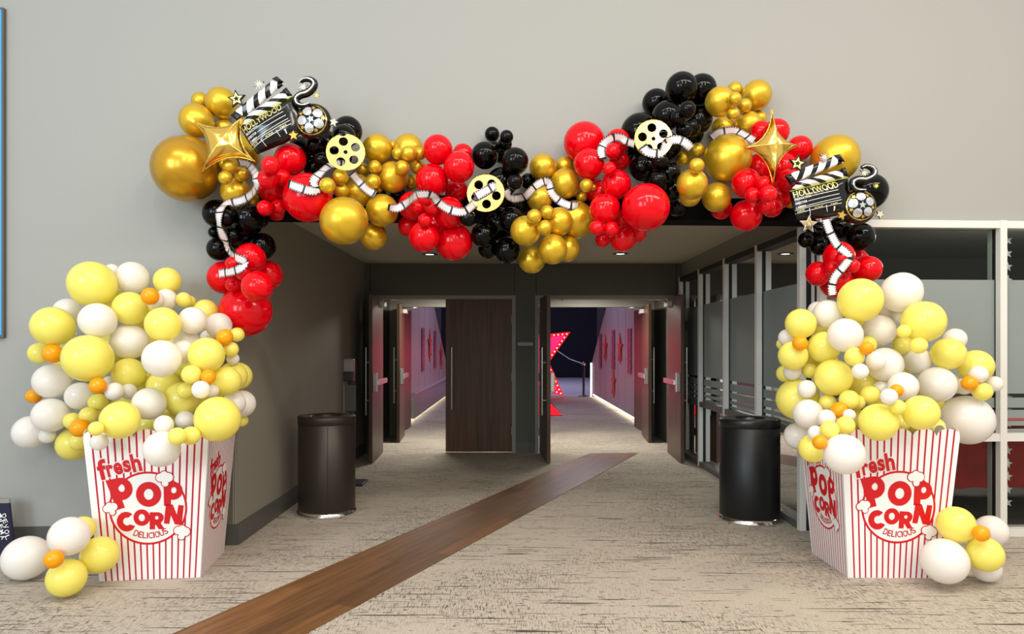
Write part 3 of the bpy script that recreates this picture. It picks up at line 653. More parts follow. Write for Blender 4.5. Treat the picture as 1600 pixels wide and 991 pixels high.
def frontY(px, py, default=4.9, pad=0.0):
    d = Vector(((px-CX)/F, 1.0, -(py-CY)/F)); best = None
    a = d.dot(d)
    for p, R, q, r in BALLS:
        if math.hypot(q[0]-px, q[1]-py) > r*1.4+pad: continue
        rel = p-Vector((0, 0, EYE)); RR = R+pad*p.y/F
        bb = d.dot(rel); cc = rel.dot(rel)-RR*RR; disc = bb*bb-a*cc
        if disc < 0: continue
        t = (bb-math.sqrt(disc))/a
        if best is None or t < best: best = t
    return best if best else default
# ---------------- film ribbons woven over the balloons ----------------
def catmull(pts, n):
    out = []
    for i in range(len(pts)-1):
        p0 = pts[max(0, i-1)]; p1 = pts[i]; p2 = pts[i+1]; p3 = pts[min(len(pts)-1, i+2)]
        for k in range(n):
            t = k/n
            out.append(tuple(0.5*((2*b)+(-a+c)*t+(2*a-5*b+4*c-d)*t*t+(-a+3*b-3*c+d)*t**3) for a, b, c, d in zip(p0, p1, p2, p3)))
    out.append(pts[-1]); return out
def ribbon(pts, label, wpx=13.5, lift=0.012, y_over=None):
    pts = [p if len(p) > 2 else (*p, 1.0) for p in pts]
    c = catmull(pts, 8); n = len(c)
    Y = [frontY(x, y, None, 3.0) if y_over is None else y_over for x, y, _ in c]
    last = next((q for q in Y if q), 4.85)
    for i in range(n):
        if Y[i] is None: Y[i] = last
        else: last = Y[i]
    Ys = []
    Ys = [min(Y[max(0, i-3):min(n, i+4)]) for i in range(n)]
    for _ in range(3): Ys = [sum(Ys[max(0, i-3):min(n, i+4)])/len(Ys[max(0, i-3):min(n, i+4)]) for i in range(n)]
    Ys = [y-lift for y in Ys]
    C = [P(c[i][0], c[i][1], Ys[i]) for i in range(n)]
    mb = MB(); L = 0.0; vv = []; uu = []
    for i in range(n):
        t = (C[min(n-1, i+1)]-C[max(0, i-1)]).normalized(); side = t.cross(Vector((0, 1, 0))).normalized()
        tw = c[i][2]; nrm = t.cross(side).normalized()
        ang = (1-tw)*1.2; side = (side*math.cos(ang)+nrm*math.sin(ang)); hw = wpx/F*4.8/2
        if i: L += (C[i]-C[i-1]).length
        for s, q in ((-1, 0.0), (1, 1.0)):
            vv.append(C[i]+side*hw*s); uu.append((L/0.105, q))
    nrm0 = Vector((0, 0.0012, 0)); m = len(vv); vv += [v+nrm0 for v in vv]; uu += uu
    ff = [(2*i, 2*i+1, 2*i+3, 2*i+2) for i in range(n-1)]+[(m+2*i, m+2*i+2, m+2*i+3, m+2*i+1) for i in range(n-1)]
    ff += [(2*i, 2*i+2, m+2*i+2, m+2*i) for i in range(n-1)]+[(2*i+1, m+2*i+1, m+2*i+3, 2*i+3) for i in range(n-1)]
    mb.raw(vv, ff, M['film'], False, uu)
    o = mb.build('film_ribbon'); tag(o, label, 'ribbon', 'printed film strip ribbons'); return o
ribbon([(372,254), (388,258), (400,275), (397,298), (378,313), (356,318), (344,328), (342,350,.5), (349,371), (356,388,.6), (364,400,.5), (377,406), (384,412,.5), (370,422), (342,428)], 'curling film strip ribbon down the arch\'s left leg')
ribbon([(450,287,.6), (466,293), (484,298), (495,297,.3), (490,283,.5), (503,268), (520,257), (538,257,.6)], 'short film strip ribbon left of the leftmost gold reel')
ribbon([(549,270), (560,283), (572,295), (586,304)], 'short film strip ribbon below right of the leftmost gold reel')
ribbon([(606,324,.2), (622,325), (638,315), (652,305,.6), (674,305,.4), (686,317), (703,328), (724,331,.7), (738,321,.5), (748,309), (757,302)], 'film strip ribbon across the red cluster left of the middle reel')
ribbon([(742,308), (756,300), (768,293), (775,290,.6)], 'short film strip ribbon lying over the middle gold reel', y_over=4.50)
ribbon([(789,295), (796,307), (805,311,.5), (820,307,.7), (834,294,.7), (846,285), (857,285,.5), (861,300), (874,314), (890,321), (903,321,.3)], 'film strip ribbon from the middle reel over the gold cluster')
ribbon([(943,249,.5), (939,236), (945,223), (958,215,.5), (970,215,.5), (980,221), (991,225)], 'film strip ribbon curling over the red cluster left of the right reel')
ribbon([(1004,228), (1013,238), (1034,239,.7), (1040,223,.4), (1056,218), (1069,222), (1080,232,.3)], 'film strip ribbon draped across the right gold reel', y_over=4.50)
ribbon([(1110,217), (1124,207), (1146,204), (1163,210), (1178,220,.6)], 'film strip ribbon arched over the big gold balloon beside the right gold star')
ribbon([(1290,340), (1293,352), (1299,367), (1309,384), (1320,393), (1327,403), (1318,417), (1305,432), (1300,448), (1301,461,.8)], 'film strip ribbon hanging down the arch\'s right leg', wpx=13, y_over=min(frontY(x, y, 4.9) for x, y in ((1293,352), (1299,367), (1309,384), (1320,393), (1327,403), (1318,417), (1305,432), (1300,448))))

# ---------------- gold mirror card film reels ----------------
def reel(px, py, r, label, tilt, Y):
    c = P(px, py, Y); R = r/F*Y
    o = empty('film_reel_card', c); tag(o, label, 'film reel', 'gold cardboard film reels on the arch')
    cu = bpy.data.curves.new('reel', 'CURVE'); cu.dimensions = '2D'; cu.fill_mode = 'BOTH'; cu.extrude = 0.003; cu.resolution_u = 12
    def circ(x, y, q):
        sp = cu.splines.new('POLY'); k = 40; sp.points.add(k-1); sp.use_cyclic_u = True
        for i in range(k): sp.points[i].co = (x+q*math.cos(2*math.pi*i/k), y+q*math.sin(2*math.pi*i/k), 0, 1)
    circ(0, 0, R); circ(0, 0, R*0.11)
    for i in range(5):
        a = math.pi/2+0.35+tilt+i*2*math.pi/5; circ(R*0.58*math.cos(a), R*0.58*math.sin(a), R*0.235)
    t = bpy.data.objects.new('tmp', cu); col.objects.link(t); dg = bpy.context.evaluated_depsgraph_get(); dg.update()
    me = bpy.data.meshes.new_from_object(t.evaluated_get(dg)); bpy.data.objects.remove(t)
    me.materials.clear(); me.materials.append(M['mirrorgold'])
    d = bpy.data.objects.new('disc', me); col.objects.link(d); d.parent = o; d.rotation_euler = (math.pi/2, 0, 0)
    mb = MB()
    q = [(R*0.985*math.cos(2*math.pi*i/48), -0.004, R*0.985*math.sin(2*math.pi*i/48)) for i in range(49)]
    mb.tube(q, 0.0018, M['foilgold'], 6, caps=False); mb.build('rim', o)
    return o
def clearY(px, py, r): return min(frontY(px+dx*r, py+dy*r, 4.9) for dx in (-.9, -.45, 0, .45, .9) for dy in (-.9, -.45, 0, .45, .9) if dx*dx+dy*dy < 1.3)-0.01
r1 = reel(540, 238, 30, 'leftmost gold mirrored film reel disc with round holes, tilted', 0.1, clearY(540, 238, 30)); r1.rotation_euler = (-0.12, 0.25, 0.12)
y2 = clearY(759, 302, 29); r2 = reel(759, 302, 29.5, 'middle gold mirrored film reel disc in front of black balloons', 0.35, y2)
y3 = clearY(1021, 217, 30); r3 = reel(1021, 217, 30, 'right gold mirrored film reel disc in front of black balloons', -0.2, y3)
for o in list(col.objects):                                     # the two ribbons that lie over reels sit just ahead of them
    if o.name.startswith('film_ribbon') and ('over the middle gold reel' in o['label'] or 'across the right gold reel' in o['label']):
        yy = y2 if 'middle' in o['label'] else y3
        s = (yy-0.012)/4.488
        me = o.data
        for v in me.vertices:
            q = Vector((0, 0, EYE)); v.co = q+(v.co-q)*s

# ---------------- four-point foil stars ----------------
def foil_star(tips, c, Y, label):
    cen = P(c[0], c[1], Y); k = Y/F
    T = [((x-c[0])*k, -(y-c[1])*k) for x, y in tips]; poly = []
    for i in range(4):
        a = T[i]; b = T[(i+1) % 4]; q = ((a[0]+b[0])*0.13, (a[1]+b[1])*0.13)
        for j in range(14):
            t = j/14; poly.append(((1-t)**2*a[0]+2*t*(1-t)*q[0]+t*t*b[0], (1-t)**2*a[1]+2*t*(1-t)*q[1]+t*t*b[1]))
    mb = MB(); puff(mb, poly, (0, 0), 0.062, M['foilgold'], rings=12); o = mb.build('foil_star_balloon', loc=cen)
    tag(o, label, 'foil balloon'); 
    mb = MB(); q = [(x*1.01, 0, z*1.01) for x, z in poly]; mb.tube(q+[q[0]], 0.0022, M['foilgold'], 5, caps=False); mb.build('seam', o)
    for x, z in T[:1]:
        mb = MB(); L = math.hypot(x, z); mb.box(-0.009, 0.009, -0.002, 0.002, 0, 0.03, M['foilgold'], lambda p: Vector((x*0.99+p[0]*z/L+p[2]*x/L, p[1], z*0.99-p[0]*x/L+p[2]*z/L))); mb.build('inflation_tab', o)
    return o
foil_star([(303,190), (316,270), (399,253), (382,182)], (352,221), clearY(352, 226, 42)-0.035, 'gold four-pointed foil star balloon at the arch\'s upper left')
foil_star([(1206,178), (1161,232), (1207,290), (1247,228)], (1208,229), clearY(1208, 229, 36)-0.035, 'gold four-pointed foil star balloon left of the right clapperboard')

# ---------------- clapperboard foil balloons ----------------
K_ = 4.6/F
def L2(x, y): return ((x-1280)*K_, -(y-305)*K_)
def clapper(center, rot, label, back_star=0.0):
    root = empty('clapperboard_balloon', center); root.rotation_euler = (0, -rot, 0)
    tag(root, label, 'foil balloon', 'clapperboard foil balloons')
    # board
    bp = [L2(1230,299), L2(1327,276), L2(1330,300), L2(1329,325), L2(1322,336), L2(1290,343), L2(1243,346), L2(1236,325)]
    poly = dense(bp, 0.02); bc = L2(1281,311); TB = 0.055
    mb = MB(); puff(mb, poly, bc, TB, M['foilblack']); board = mb.build('board', root)
    def onboard(x, z, lift):
        s = edge_dist_ratio(poly, bc, (x, z)); return Vector((x, -puff_h(s, TB)-lift, z))
    sl = math.atan2(299-276, 97); cs, sn = math.cos(sl), math.sin(sl)
    def put(mb, s_, px, py, w_, h_, m, off=0.0):
        x, z = L2(px, py); v, f = fit_text(s_, x, z, w_*K_, h_*K_, sl, off)
        slab(mb, v, f, onboard, m, 0.001, 0.008 if h_ > 8 else 0.005)
    def line(mb, p, q, m, th=0.7):
        a = Vector((*L2(*p), 0)); b = Vector((*L2(*q), 0)); d = (b-a).normalized(); nn = Vector((-d.y, d.x, 0))*th*K_/2; k = 14; v = []; f = []
        for i in range(k+1):
            c = a.lerp(b, i/k); v += [(c.x-nn.x, c.y-nn.y), (c.x+nn.x, c.y+nn.y)]
        for i in range(k): f.append((2*i, 2*i+2, 2*i+3, 2*i+1))
        slab(mb, v, f, onboard, m, 0.0005, 0.003)
    mb = MB(); put(mb, 'HOLLYWOOD', 1270, 298, 72, 10.5, M["printgold"], 0.0); mb.build("title_lettering", board)
    mb = MB()
    put(mb, 'PRODUCTION', 1249, 311.5, 24, 3.6, M['white'], .01); put(mb, 'DIRECTOR', 1247, 319, 17, 3.6, M['white'], .01); put(mb, 'CAMERA', 1247, 326, 15, 3.6, M['white'], .01)
    line(mb, (1261,309), (1306,298.5), M['white']); line(mb, (1257,317), (1308,305), M['white']); line(mb, (1255,324.5), (1310,311), M['white'])
    line(mb, (1239,331), (1312,314.5), M['white']); line(mb, (1240,336.5), (1312,320), M['white']); line(mb, (1259,328.5), (1262.5,341), M['white']); line(mb, (1286,323.5), (1289,334), M['white'])
    put(mb, 'DATE', 1247, 332.3, 10, 3, M['printgold']); put(mb, 'SCENE', 1274, 327, 14, 3, M['printgold']); put(mb, 'TAKE', 1299, 321.5, 12, 3, M['printgold']); x1, z1 = L2(1300, 329); slab(mb, [(x1+a*K_, z1+b*K_) for a, b in ((-.7,-3.5),(.9,-3.5),(.9,3.5),(-.5,3.5),(-2,2.2),(-1.4,1.5),(-.7,2))], [(0,1,2,3),(0,3,6),(3,4,5,6)], onboard, M['white'], 0.001, 0.006)
    mb.build('slate_lines', board)
    mb = MB(); line(mb, (1231.5,299), (1326,276.5), M['printyellow'], 1.3); mb.build('gold_edge', board)
    # striped sticks
    def stick(quad, mat, nm):
        p = [L2(*q) for q in quad]; poly2 = dense(p, 0.012); c = (sum(a[0] for a in p)/4, sum(a[1] for a in p)/4)
        ax = Vector((p[1][0]-p[0][0], p[1][1]-p[0][1])); Ls = ax.length; ax.normalize(); pr = Vector((-ax.y, ax.x)); wd = abs((Vector(p[3])-Vector(p[0])).dot(pr)) or .05
        def uvf(q): d = Vector((q[0]-p[0][0], q[1]-p[0][1])); return (d.dot(ax)/Ls, d.dot(pr)/wd)
        mb = MB(); puff(mb, poly2, c, 0.032, mat, uvf=uvf); return mb.build(nm, root)
    stick([(1230.5,298.5), (1326,275), (1319,261), (1246,283)], M['foilbw2'], 'lower_stick')
    stick([(1240,284), (1320,252), (1305,240.5), (1224,272.5)], M['foilbw'], 'upper_stick')
    for pts in ([(1303,240), (1312,238.5), (1320,251), (1312,249)], [(1222,274), (1232,271), (1243,284), (1232,290)], [(1314,262), (1321,260), (1326,275), (1318,275)]):
        p = [L2(*q) for q in pts]; c = (sum(a[0] for a in p)/4, sum(a[1] for a in p)/4); mb = MB(); puff(mb, dense(p, .01), c, 0.02, M['foilblack'], base=-0.012); mb.build('stick_end', root)
    # stars
    def st(px, py, r, m1, m2, nm, rot=1.4, y=-0.03, hole=0.0):
        x, z = L2(px, py); v, f = star2d(x, z, r*K_, .45, rot); mb = MB(); slab(mb, v, f, lambda a, b, t: Vector((a, y-t, b)), m1, -0.012, 0.004); o = mb.build(nm, root)
        if m2:
            v, f = star2d(x, z, r*K_*.72, .45, rot, hole=.5); mb = MB(); slab(mb, v, f, lambda a, b, t: Vector((a, y-t, b)), m2, 0.004, 0.007); mb.build('inner_star', o)
        return o
    st(1241,255,15, M['foilblack'], M['printgold'], 'star_ornament'); st(1259.5,354,15, M['foilsilver'], M['foilgold'], 'star_ornament', 1.5, -0.03+back_star); st(1310.5,340.5,8, M['foilgold'], None, 'star_ornament', 1.3, -0.06)
    st(1376,338,7.5, M['foilsilver'], M['printgold'], 'star_ornament', 1.0); st(1365,294,3.5, M['printyellow'], None, 'star_ornament', 1.0, -0.075)
    for px, py, r in ((1283,246,9), (1348,272,8.5)):
        x, z = L2(px, py); v, f = star2d(x, z, r*K_, .35, 0.3, 9); mb = MB(); slab(mb, v, f, lambda a, b, t: Vector((a, -0.045-t, b)), M['foilsilver'], -0.01, 0.006)
        v, f = disc2d(x, z, 2.2*K_, 14); slab(mb, v, f, lambda a, b, t: Vector((a, -0.045-t, b)), M['printgold'], 0.006, 0.010); mb.build('burst_ornament', root)
    # puffy reel
    cx, cz = L2(1344,324); Rr = 29*K_
    poly3 = [(cx+Rr*math.cos(2*math.pi*k/40), cz+Rr*math.sin(2*math.pi*k/40)) for k in range(40)]
    mb = MB(); puff(mb, poly3, (cx, cz), 0.06, M['foilblack']); reel_o = mb.build('puffy_reel', root)
    def onreel(x, z, lift): return Vector((x, -puff_h(min(1, math.hypot(x-cx, z-cz)/Rr), 0.06)-lift, z))
    def disc(mb, x, z, r, m, lo, hi, r_in=0):
        if r_in: v, f = disc2d(x, z, r, 40, r_in)
        else:
            v = [(x+r*q*math.cos(2*math.pi*k/20), z+r*q*math.sin(2*math.pi*k/20)) for q in (.35, .7, 1) for k in range(20)]+[(x, z)]; f = [(k, (k+1) % 20, 60)[::1] for k in range(20)]
            f += [(j*20+k, (j+1)*20+k, (j+1)*20+(k+1) % 20, j*20+(k+1) % 20) for j in range(2) for k in range(20)]
        slab(mb, v, f, onreel, m, lo, hi)
    mb = MB(); disc(mb, cx, cz, 24*K_, M['foilgold'], 0.0005, 0.004, 22.8*K_); mb.build('gold_ring', reel_o)
    for i in range(5):
        a = math.pi/2+0.12+i*2*math.pi/5; x, z = cx+14.5*K_*math.cos(a), cz+14.5*K_*math.sin(a); mb = MB(); disc(mb, x, z, 7.2*K_, M['foilsilver'], 0.0005, 0.004); mb.build('silver_window', reel_o)
        a += math.pi/5; x, z = cx+18.5*K_*math.cos(a), cz+18.5*K_*math.sin(a); mb = MB(); v, f = star2d(x, z, 3.6*K_, .5, a); slab(mb, v, f, onreel, M['foilgold'], 0.0005, 0.004); mb.build('gold_star', reel_o)
    mb = MB(); v, f = star2d(cx, cz, 6.5*K_); slab(mb, v, f, onreel, M['foilsilver'], 0.0005, 0.005); mb.build('centre_star', reel_o)
    # curling foil film tail
    pp = [L2(*q) for q in ((1345,262), (1352,259.5), (1361,262), (1366,269), (1362,276), (1351,281), (1339,281), (1331,285), (1331,293), (1338,298), (1350,299))]
    cc = catmull([(a, b) for a, b in pp], 6)
    mb = MB(); n = len(cc); mb.tube([(a, -0.035, b) for a, b in cc], [0.010+0.016*math.sin(math.pi*min(1, (i+2)/(n+3))) for i in range(n)], M['foilblack'], 10); tl = mb.build('film_tail', root)
    mb = MB(); mb.tube([(a, -0.056, b) for a, b in cc], [0.003+0.006*math.sin(math.pi*min(1, (i+2)/(n+3))) for i in range(n)], M['foilsilver'], 8); mb.build('silver_stripe', tl)
    return root
yR = min(clearY(1275, 300, 45), clearY(1345, 322, 28))-0.05
clapper(P(1280, 305, max(4.35, yR)), 0.0, 'black clapperboard foil balloon reading HOLLYWOOD at the arch\'s right shoulder')
yL = clearY(430, 190, 40)-0.05
clapper(P(424, 192, max(4.4, yL)), R_(18), 'black clapperboard foil balloon tilted beside the left gold star', 0.20)
print('clapper Y', yR, yL, 'reels', y2, y3)

# ---------------- popcorn boxes ----------------
def ell(cx, cy, rx, ry, a0=0, a1=360, n=28, close=True):
    m = n if close else n+1
    return [(cx+rx*math.cos(R_(a0+(a1-a0)*i/n)), cy+ry*math.sin(R_(a0+(a1-a0)*i/n))) for i in range(m)]
CHUNK = {
 'P': [[(.16, 0), (.50, .02), (.47, .27)]+ell(.52, .635, .48, .365, -80, 90, 18, False)+[(0, 1), (.05, .72)], ell(.56, .66, .13, .125)],
 'O': [ell(.5, .5, .5, .5, n=36), ell(.5, .5, .19, .22)],
 'C': [ell(.52, .5, .52, .5, 38, 322, 30, False)+ell(.56, .5, .22, .20, 300, 60, 18, False)],
 'R': [[(0, 0), (.36, 0), (.36, .26), (.42, .26), (.62, 0), (1, .02), (.74, .36)]+ell(.52, .68, .42, .32, -40, 90, 14, False)+[(0, 1)], ell(.47, .68, .12, .105)],
 'N': [[(0, 0), (.30, 0), (.34, .46), (.62, 0), (1, 0), (1, 1), (.70, 1), (.67, .50), (.38, 1), (0, 1)]],
}
_ck = {}
def chunky(ch, cx, cy, w_, h_, rot):
    if ch not in _ck:
        cu = bpy.data.curves.new('glyph', 'CURVE'); cu.dimensions = '2D'; cu.fill_mode = 'BOTH'
        for pl_ in CHUNK[ch]:
            sp = cu.splines.new('POLY'); sp.points.add(len(pl_)-1); sp.use_cyclic_u = True
            for i, (x, y) in enumerate(pl_): sp.points[i].co = (x, y, 0, 1)
        t = bpy.data.objects.new('tmp', cu); col.objects.link(t); dg = bpy.context.evaluated_depsgraph_get(); dg.update()
        me = t.evaluated_get(dg).to_mesh(); v = [(a.co.x, a.co.y) for a in me.vertices]; ff = []
        for p in me.polygons:
            q = tuple(p.vertices); ar = sum(v[q[i]][0]*v[q[(i+1) % len(q)]][1]-v[q[(i+1) % len(q)]][0]*v[q[i]][1] for i in range(len(q)))
            ff.append(q if ar > 0 else q[::-1])
        t.evaluated_get(dg).to_mesh_clear(); bpy.data.objects.remove(t); bpy.data.curves.remove(cu); _ck[ch] = (v, ff)
    v, f = _ck[ch]; c, s = math.cos(rot), math.sin(rot)
    return [(cx+(x-.5)*w_*c-(y-.5)*h_*s, cy+(x-.5)*w_*s+(y-.5)*h_*c) for x, y in v], f
WBh, WTh, DBh, DTh, HB = 0.300, 0.366, 0.275, 0.335, 0.885
def popbox(loc, rz, label):
    root = empty('popcorn_box', loc, rz); tag(root, label, 'popcorn box', 'giant striped popcorn boxes')
    for side in range(4):
        wb, wt, db, dt = (WBh, WTh, DBh, DTh) if side % 2 == 0 else (DBh, DTh, WBh, WTh)
        a = side*math.pi/2; ca, sa = math.cos(a), math.sin(a)
        nrm = Vector((0, -1, (dt-db)/HB*-1)).normalized(); nrm = Vector((0, -HB, -(dt-db))).normalized()
        def at(x, t, lift, db=db, dt=dt, nrm=nrm, ca=ca, sa=sa):
            p = Vector((x, -(db+(dt-db)*t), t*HB))+nrm*lift
            return Vector((p.x*ca-p.y*sa, p.x*sa+p.y*ca, p.z))
        NX, NT = 60, 6; mb = MB()
        def top(u): return 1.0+0.055*math.sqrt(max(0, 1-((u*5) % 1*2-1)**2))*1.0+0.02
        for lift, m in ((0.0, M['stripes']), (-0.006, M['cardboard'])):
            vv = []; uu = []
            for i in range(NX+1):
                u = i/NX
                for j in range(NT+1):
                    t = j/NT*top(u); x = (u*2-1)*(wb+(wt-wb)*t); vv.append(at(x, t, lift)); uu.append((u, t))
            ff = [(i*(NT+1)+j, (i+1)*(NT+1)+j, (i+1)*(NT+1)+j+1, i*(NT+1)+j+1) for i in range(NX) for j in range(NT)]
            if lift: ff = [q[::-1] for q in ff]
            mb.raw(vv, ff, m, False, uu)
            if lift == 0: fr = list(vv)
            else:
                bk = list(vv)
        ring = [i*(NT+1) for i in range(NX+1)]+[NX*(NT+1)+j for j in range(1, NT+1)]+[i*(NT+1)+NT for i in range(NX-1, -1, -1)]+[j for j in range(NT-1, 0, -1)]
        for i in range(len(ring)): p, q = ring[i], ring[(i+1) % len(ring)]; mb.face([fr[p], bk[p], bk[q], fr[q]], M['cardboard'])
        pan = mb.build('side_panel', root)
        # printed artwork, metres from the circle's centre
        zc = 0.455/HB; Rc = 0.232*(1.0 if side % 2 == 0 else 0.92); sx = 1.0 if side % 2 == 0 else 0.93
        def onp(x, y, lift, zc=zc, sx=sx, at=at): return at(x*sx, zc+y/HB, lift)
        def sl(mb, vf, m, lv): slab(mb, [(a*Rc, b*Rc) for a, b in vf[0]], vf[1], onp, m, lv*0.0009, lv*0.0009+0.0009)
        mb = MB(); sl(mb, disc2d(0, 0, 1.0, 64), M['white'], 0); sl(mb, disc2d(0, 0, 1.0, 64, 0.945), M['redprint'], 1); badge = mb.build('round_badge', pan)
        mb = MB()
        for s_, x, y, w_, h_, r_, of in (('P', -.67, .43, .62, .84, .20, .10), ('O', 0.02, .38, .64, .68, 0, .10), ('P', .62, .37, .52, .68, -.12, .09), ('C', -.57, -.35, .46, .54, .20, .10), ('O', -.17, -.25, .42, .45, .05, .10), ('R', .22, -.35, .38, .47, -.03, .09), ('N', .65, -.19, .46, .54, -.12, .09)):
            sl(mb, chunky(s_, x, y, w_, h_, r_), M['redprint'], 2)
        mb.build('popcorn_lettering', badge)
        mb = MB()
        word = 'DELICIOUS'; wd = [.115, .095, .09, .03, .105, .03, .115, .11, .10]; tot = sum(wd)+.028*8; s0 = -tot/2+.04
        for ch, ww in zip(word, wd):
            xm = s0+ww/2; ang = xm/0.93; rr = .80
            sl(mb, fit_text(ch, rr*math.sin(ang)+0.02, -rr*math.cos(ang)*0.93, ww, .17, ang, 0.012), M['redline'], 2); s0 += ww+.028
        mb.build('delicious_lettering', badge)
        for (x, y, s_, r_) in ((.43, .80, 1.0, 0.0), (-.95, 0.02, .85, .3), (.84, -.68, .95, -.2)):
            mb = MB(); cs = [(-.10, .03, .11), (.10, .03, .125), (0, .10, .10), (.02, -.13, .085), (.02, -.02, .10)]
            for lv, gr, m in ((3, .024, M['redline']), (4, 0.0, M['white'])):
                for ci, (cx_, cy_, q) in enumerate(cs): 
                    xx = x+(cx_*math.cos(r_)-cy_*math.sin(r_))*s_; yy = y+(cx_*math.sin(r_)+cy_*math.cos(r_))*s_
                    sl(mb, disc2d(xx, yy, q*s_+gr, 22), m, lv+ci*.25+(1.0 if lv == 4 else 0))
            mb.build('popped_kernel_print', badge)
        # fresh, with its white outline
        mb = MB(); xs = -.98
        for lv, m, of in ((1, M['white'], .09), (3, M['redprint'], .035)):
            for ch, x, y, w_, h_ in (('f', -1.13, 1.08, .24, .56), ('r', -.93, 1.04, .17, .33), ('e', -.73, 1.10, .22, .33), ('s', -.51, 1.16, .19, .33), ('h', -.28, 1.25, .24, .50)):
                g = 0.05 if lv == 1 else 0
                sl(mb, fit_text(ch, x, y, w_+g, h_+g, .20, of), m, lv)
        mb.build('fresh_lettering', pan)
        mb = MB()
        for x in (-.06, .15): mb.box(x-0.012, x+0.012, -0.001, 0.0, 0.0, 0.001, M['cardboard'])
    mb = MB(); mb.box(-WBh+.01, WBh-.01, -DBh+.01, DBh-.01, 0.002, 0.01, M['cardboard']); mb.build('bottom', root)
    return root
a = R_(7.6); c0 = Vector((-2.574, 4.39, 0)); u_ = Vector((math.cos(a), math.sin(a), 0)); v_ = Vector((-math.sin(a), math.cos(a), 0))
popbox(c0+u_*WBh+v_*DBh, a, 'giant striped popcorn box on the left with balloons spilling over')
a = R_(-0.5); c0 = Vector((2.129, 4.46, 0)); u_ = Vector((math.cos(a), math.sin(a), 0)); v_ = Vector((-math.sin(a), math.cos(a), 0))
popbox(c0+u_*WBh+v_*DBh, a, 'giant striped popcorn box on the right before the storefront glass')

# ---------------- litter bins ----------------
def bin_(x, y, r, h, m, label, seam):
    root = empty('litter_bin', (x, y, 0)); tag(root, label, 'litter bin', 'cylindrical litter bins')
    mb = MB(); mb.lathe([(0.001, 0.04), (r*0.985, 0.04), (r, 0.048), (r, h-0.075), (r-0.004, h-0.072)], m, 64); b = mb.build('body', root)
    if seam:
        mb = MB(); aa = -math.pi/2+0.28; mb.box(-0.002, 0.002, -0.001, 0.002, 0.035, h-0.08, M['gasket'], lambda p: Vector((r*math.cos(aa)+p[0], r*math.sin(aa)-p[1]-0.001, p[2]))); mb.build('seam', b)
    mb = MB(); mb.lathe([(r*0.97, 0.0), (r+0.014, 0.0), (r+0.016, 0.006), (r+0.010, 0.040), (r*0.985, 0.050)], M['chrome'], 64); mb.build('base_ring', root)
    mb = MB(); mb.lathe([(r-0.002, h-0.072), (r+0.004, h-0.068), (r+0.004, h-0.012), (r-0.002, h-0.002), (r-0.012, h), (r*0.60, h-0.002), (r*0.56, h-0.012), (r*0.56, h-0.10), (0.001, h-0.10)], M['binlid'] if not seam else m, 64); lid = mb.build('lid', root)
    return root
bin_(-1.63, 6.20, 0.245, 0.865, M['bin_brown'], 'bronze-black round litter bin beside the corridor\'s left wall', True)
bin_(2.01, 5.96, 0.245, 0.865, M['bin'], 'black round litter bin beside the glass partition', False)
# sanitiser stand behind the left bin
r = empty('sanitizer_stand', (-1.73, 7.55, 0)); tag(r, 'slim dark sanitizer dispenser stand behind the left litter bin', 'dispenser')
mb = MB(); mb.box(-0.03, 0.03, -0.02, 0.02, 0.02, 1.24, M['darkplastic']); bevel(mb.build('post', r))
mb = MB(); mb.box(-0.16, 0.16, -0.16, 0.16, 0.0, 0.02, M['darkplastic']); bevel(mb.build('foot_plate', r))
mb = MB(); mb.box(-0.055, 0.055, -0.12, -0.02, 1.20, 1.34, M['plastic']); bevel(mb.build('dispenser_cover', r), 0.015)
mb = MB(); mb.box(-0.055, 0.055, -0.11, -0.02, 1.10, 1.20, M['darkplastic']); bevel(mb.build('dispenser_base', r), 0.008)
mb = MB(); mb.box(-0.06, 0.06, -0.045, -0.02, 0.78, 1.06, M['base']); mb.box(-0.066, -0.056, -0.05, -0.02, 0.75, 1.06, M['plastic']); bevel(mb.build('sign_panel', r), 0.003)
# ---------------- left edge: poster and folded banner ----------------
cY = wallY(-3.7)
r = empty('wall_poster', (-3.40, cY, 0)); r.rotation_euler = (0, 0, WA); r.location = FW((-3.68, 0, 0)); tag(r, 'tall blue poster screen on the lobby wall at the picture\'s left edge', 'poster')
mb = MB(); mb.box(-1.5, 0.0, -0.035, -0.002, 1.53, 3.92, M['greyframe']); bevel(mb.build('frame', r), 0.004)
mb = MB(); mb.box(-1.48, -0.012, -0.038, -0.035, 1.55, 3.90, M['bluescreen']); mb.build('blue_panel', r)
r = empty('folded_banner', (-3.60, 4.97, 0)); r.rotation_euler = (0, 0, -0.15); r.scale = (1, 0.35, 1); tag(r, 'rolled navy fabric banner with white letters standing at the left edge', 'banner')
mb = MB(); mb.tube([(0.0, 0, 0.0), (0.0, 0, 0.02), (0.0, 0, 0.12), (0, 0, 0.26), (0, 0, 0.375)], [0.10, 0.103, 0.095, 0.078, 0.066], M['navy'], 20); fb = mb.build('fabric', r)
mb = MB()
for word, x0, tiltx in (('AMERI', 0.027, .12), ('LOVED', 0.060, .12)):
    for i, ch in enumerate(word):
        v, f = fit_text(ch, x0-0.007*i+0.012, 0.13+i*0.037, .028, .030, -1.1, .01); slab(mb, v, f, lambda a, b, t: Vector((a, -math.sqrt(max(0.00005, (0.120-b*0.10)**2-a*a))-0.001-t, b)), M['white'], 0, 0.001)
mb.build('white_lettering', fb)
mb = MB(); mb.tube([(0, 0, 0.365), (0, 0, 0.395)], [0.067, 0.066], M['plastic'], 20); mb.build('top_band', r)

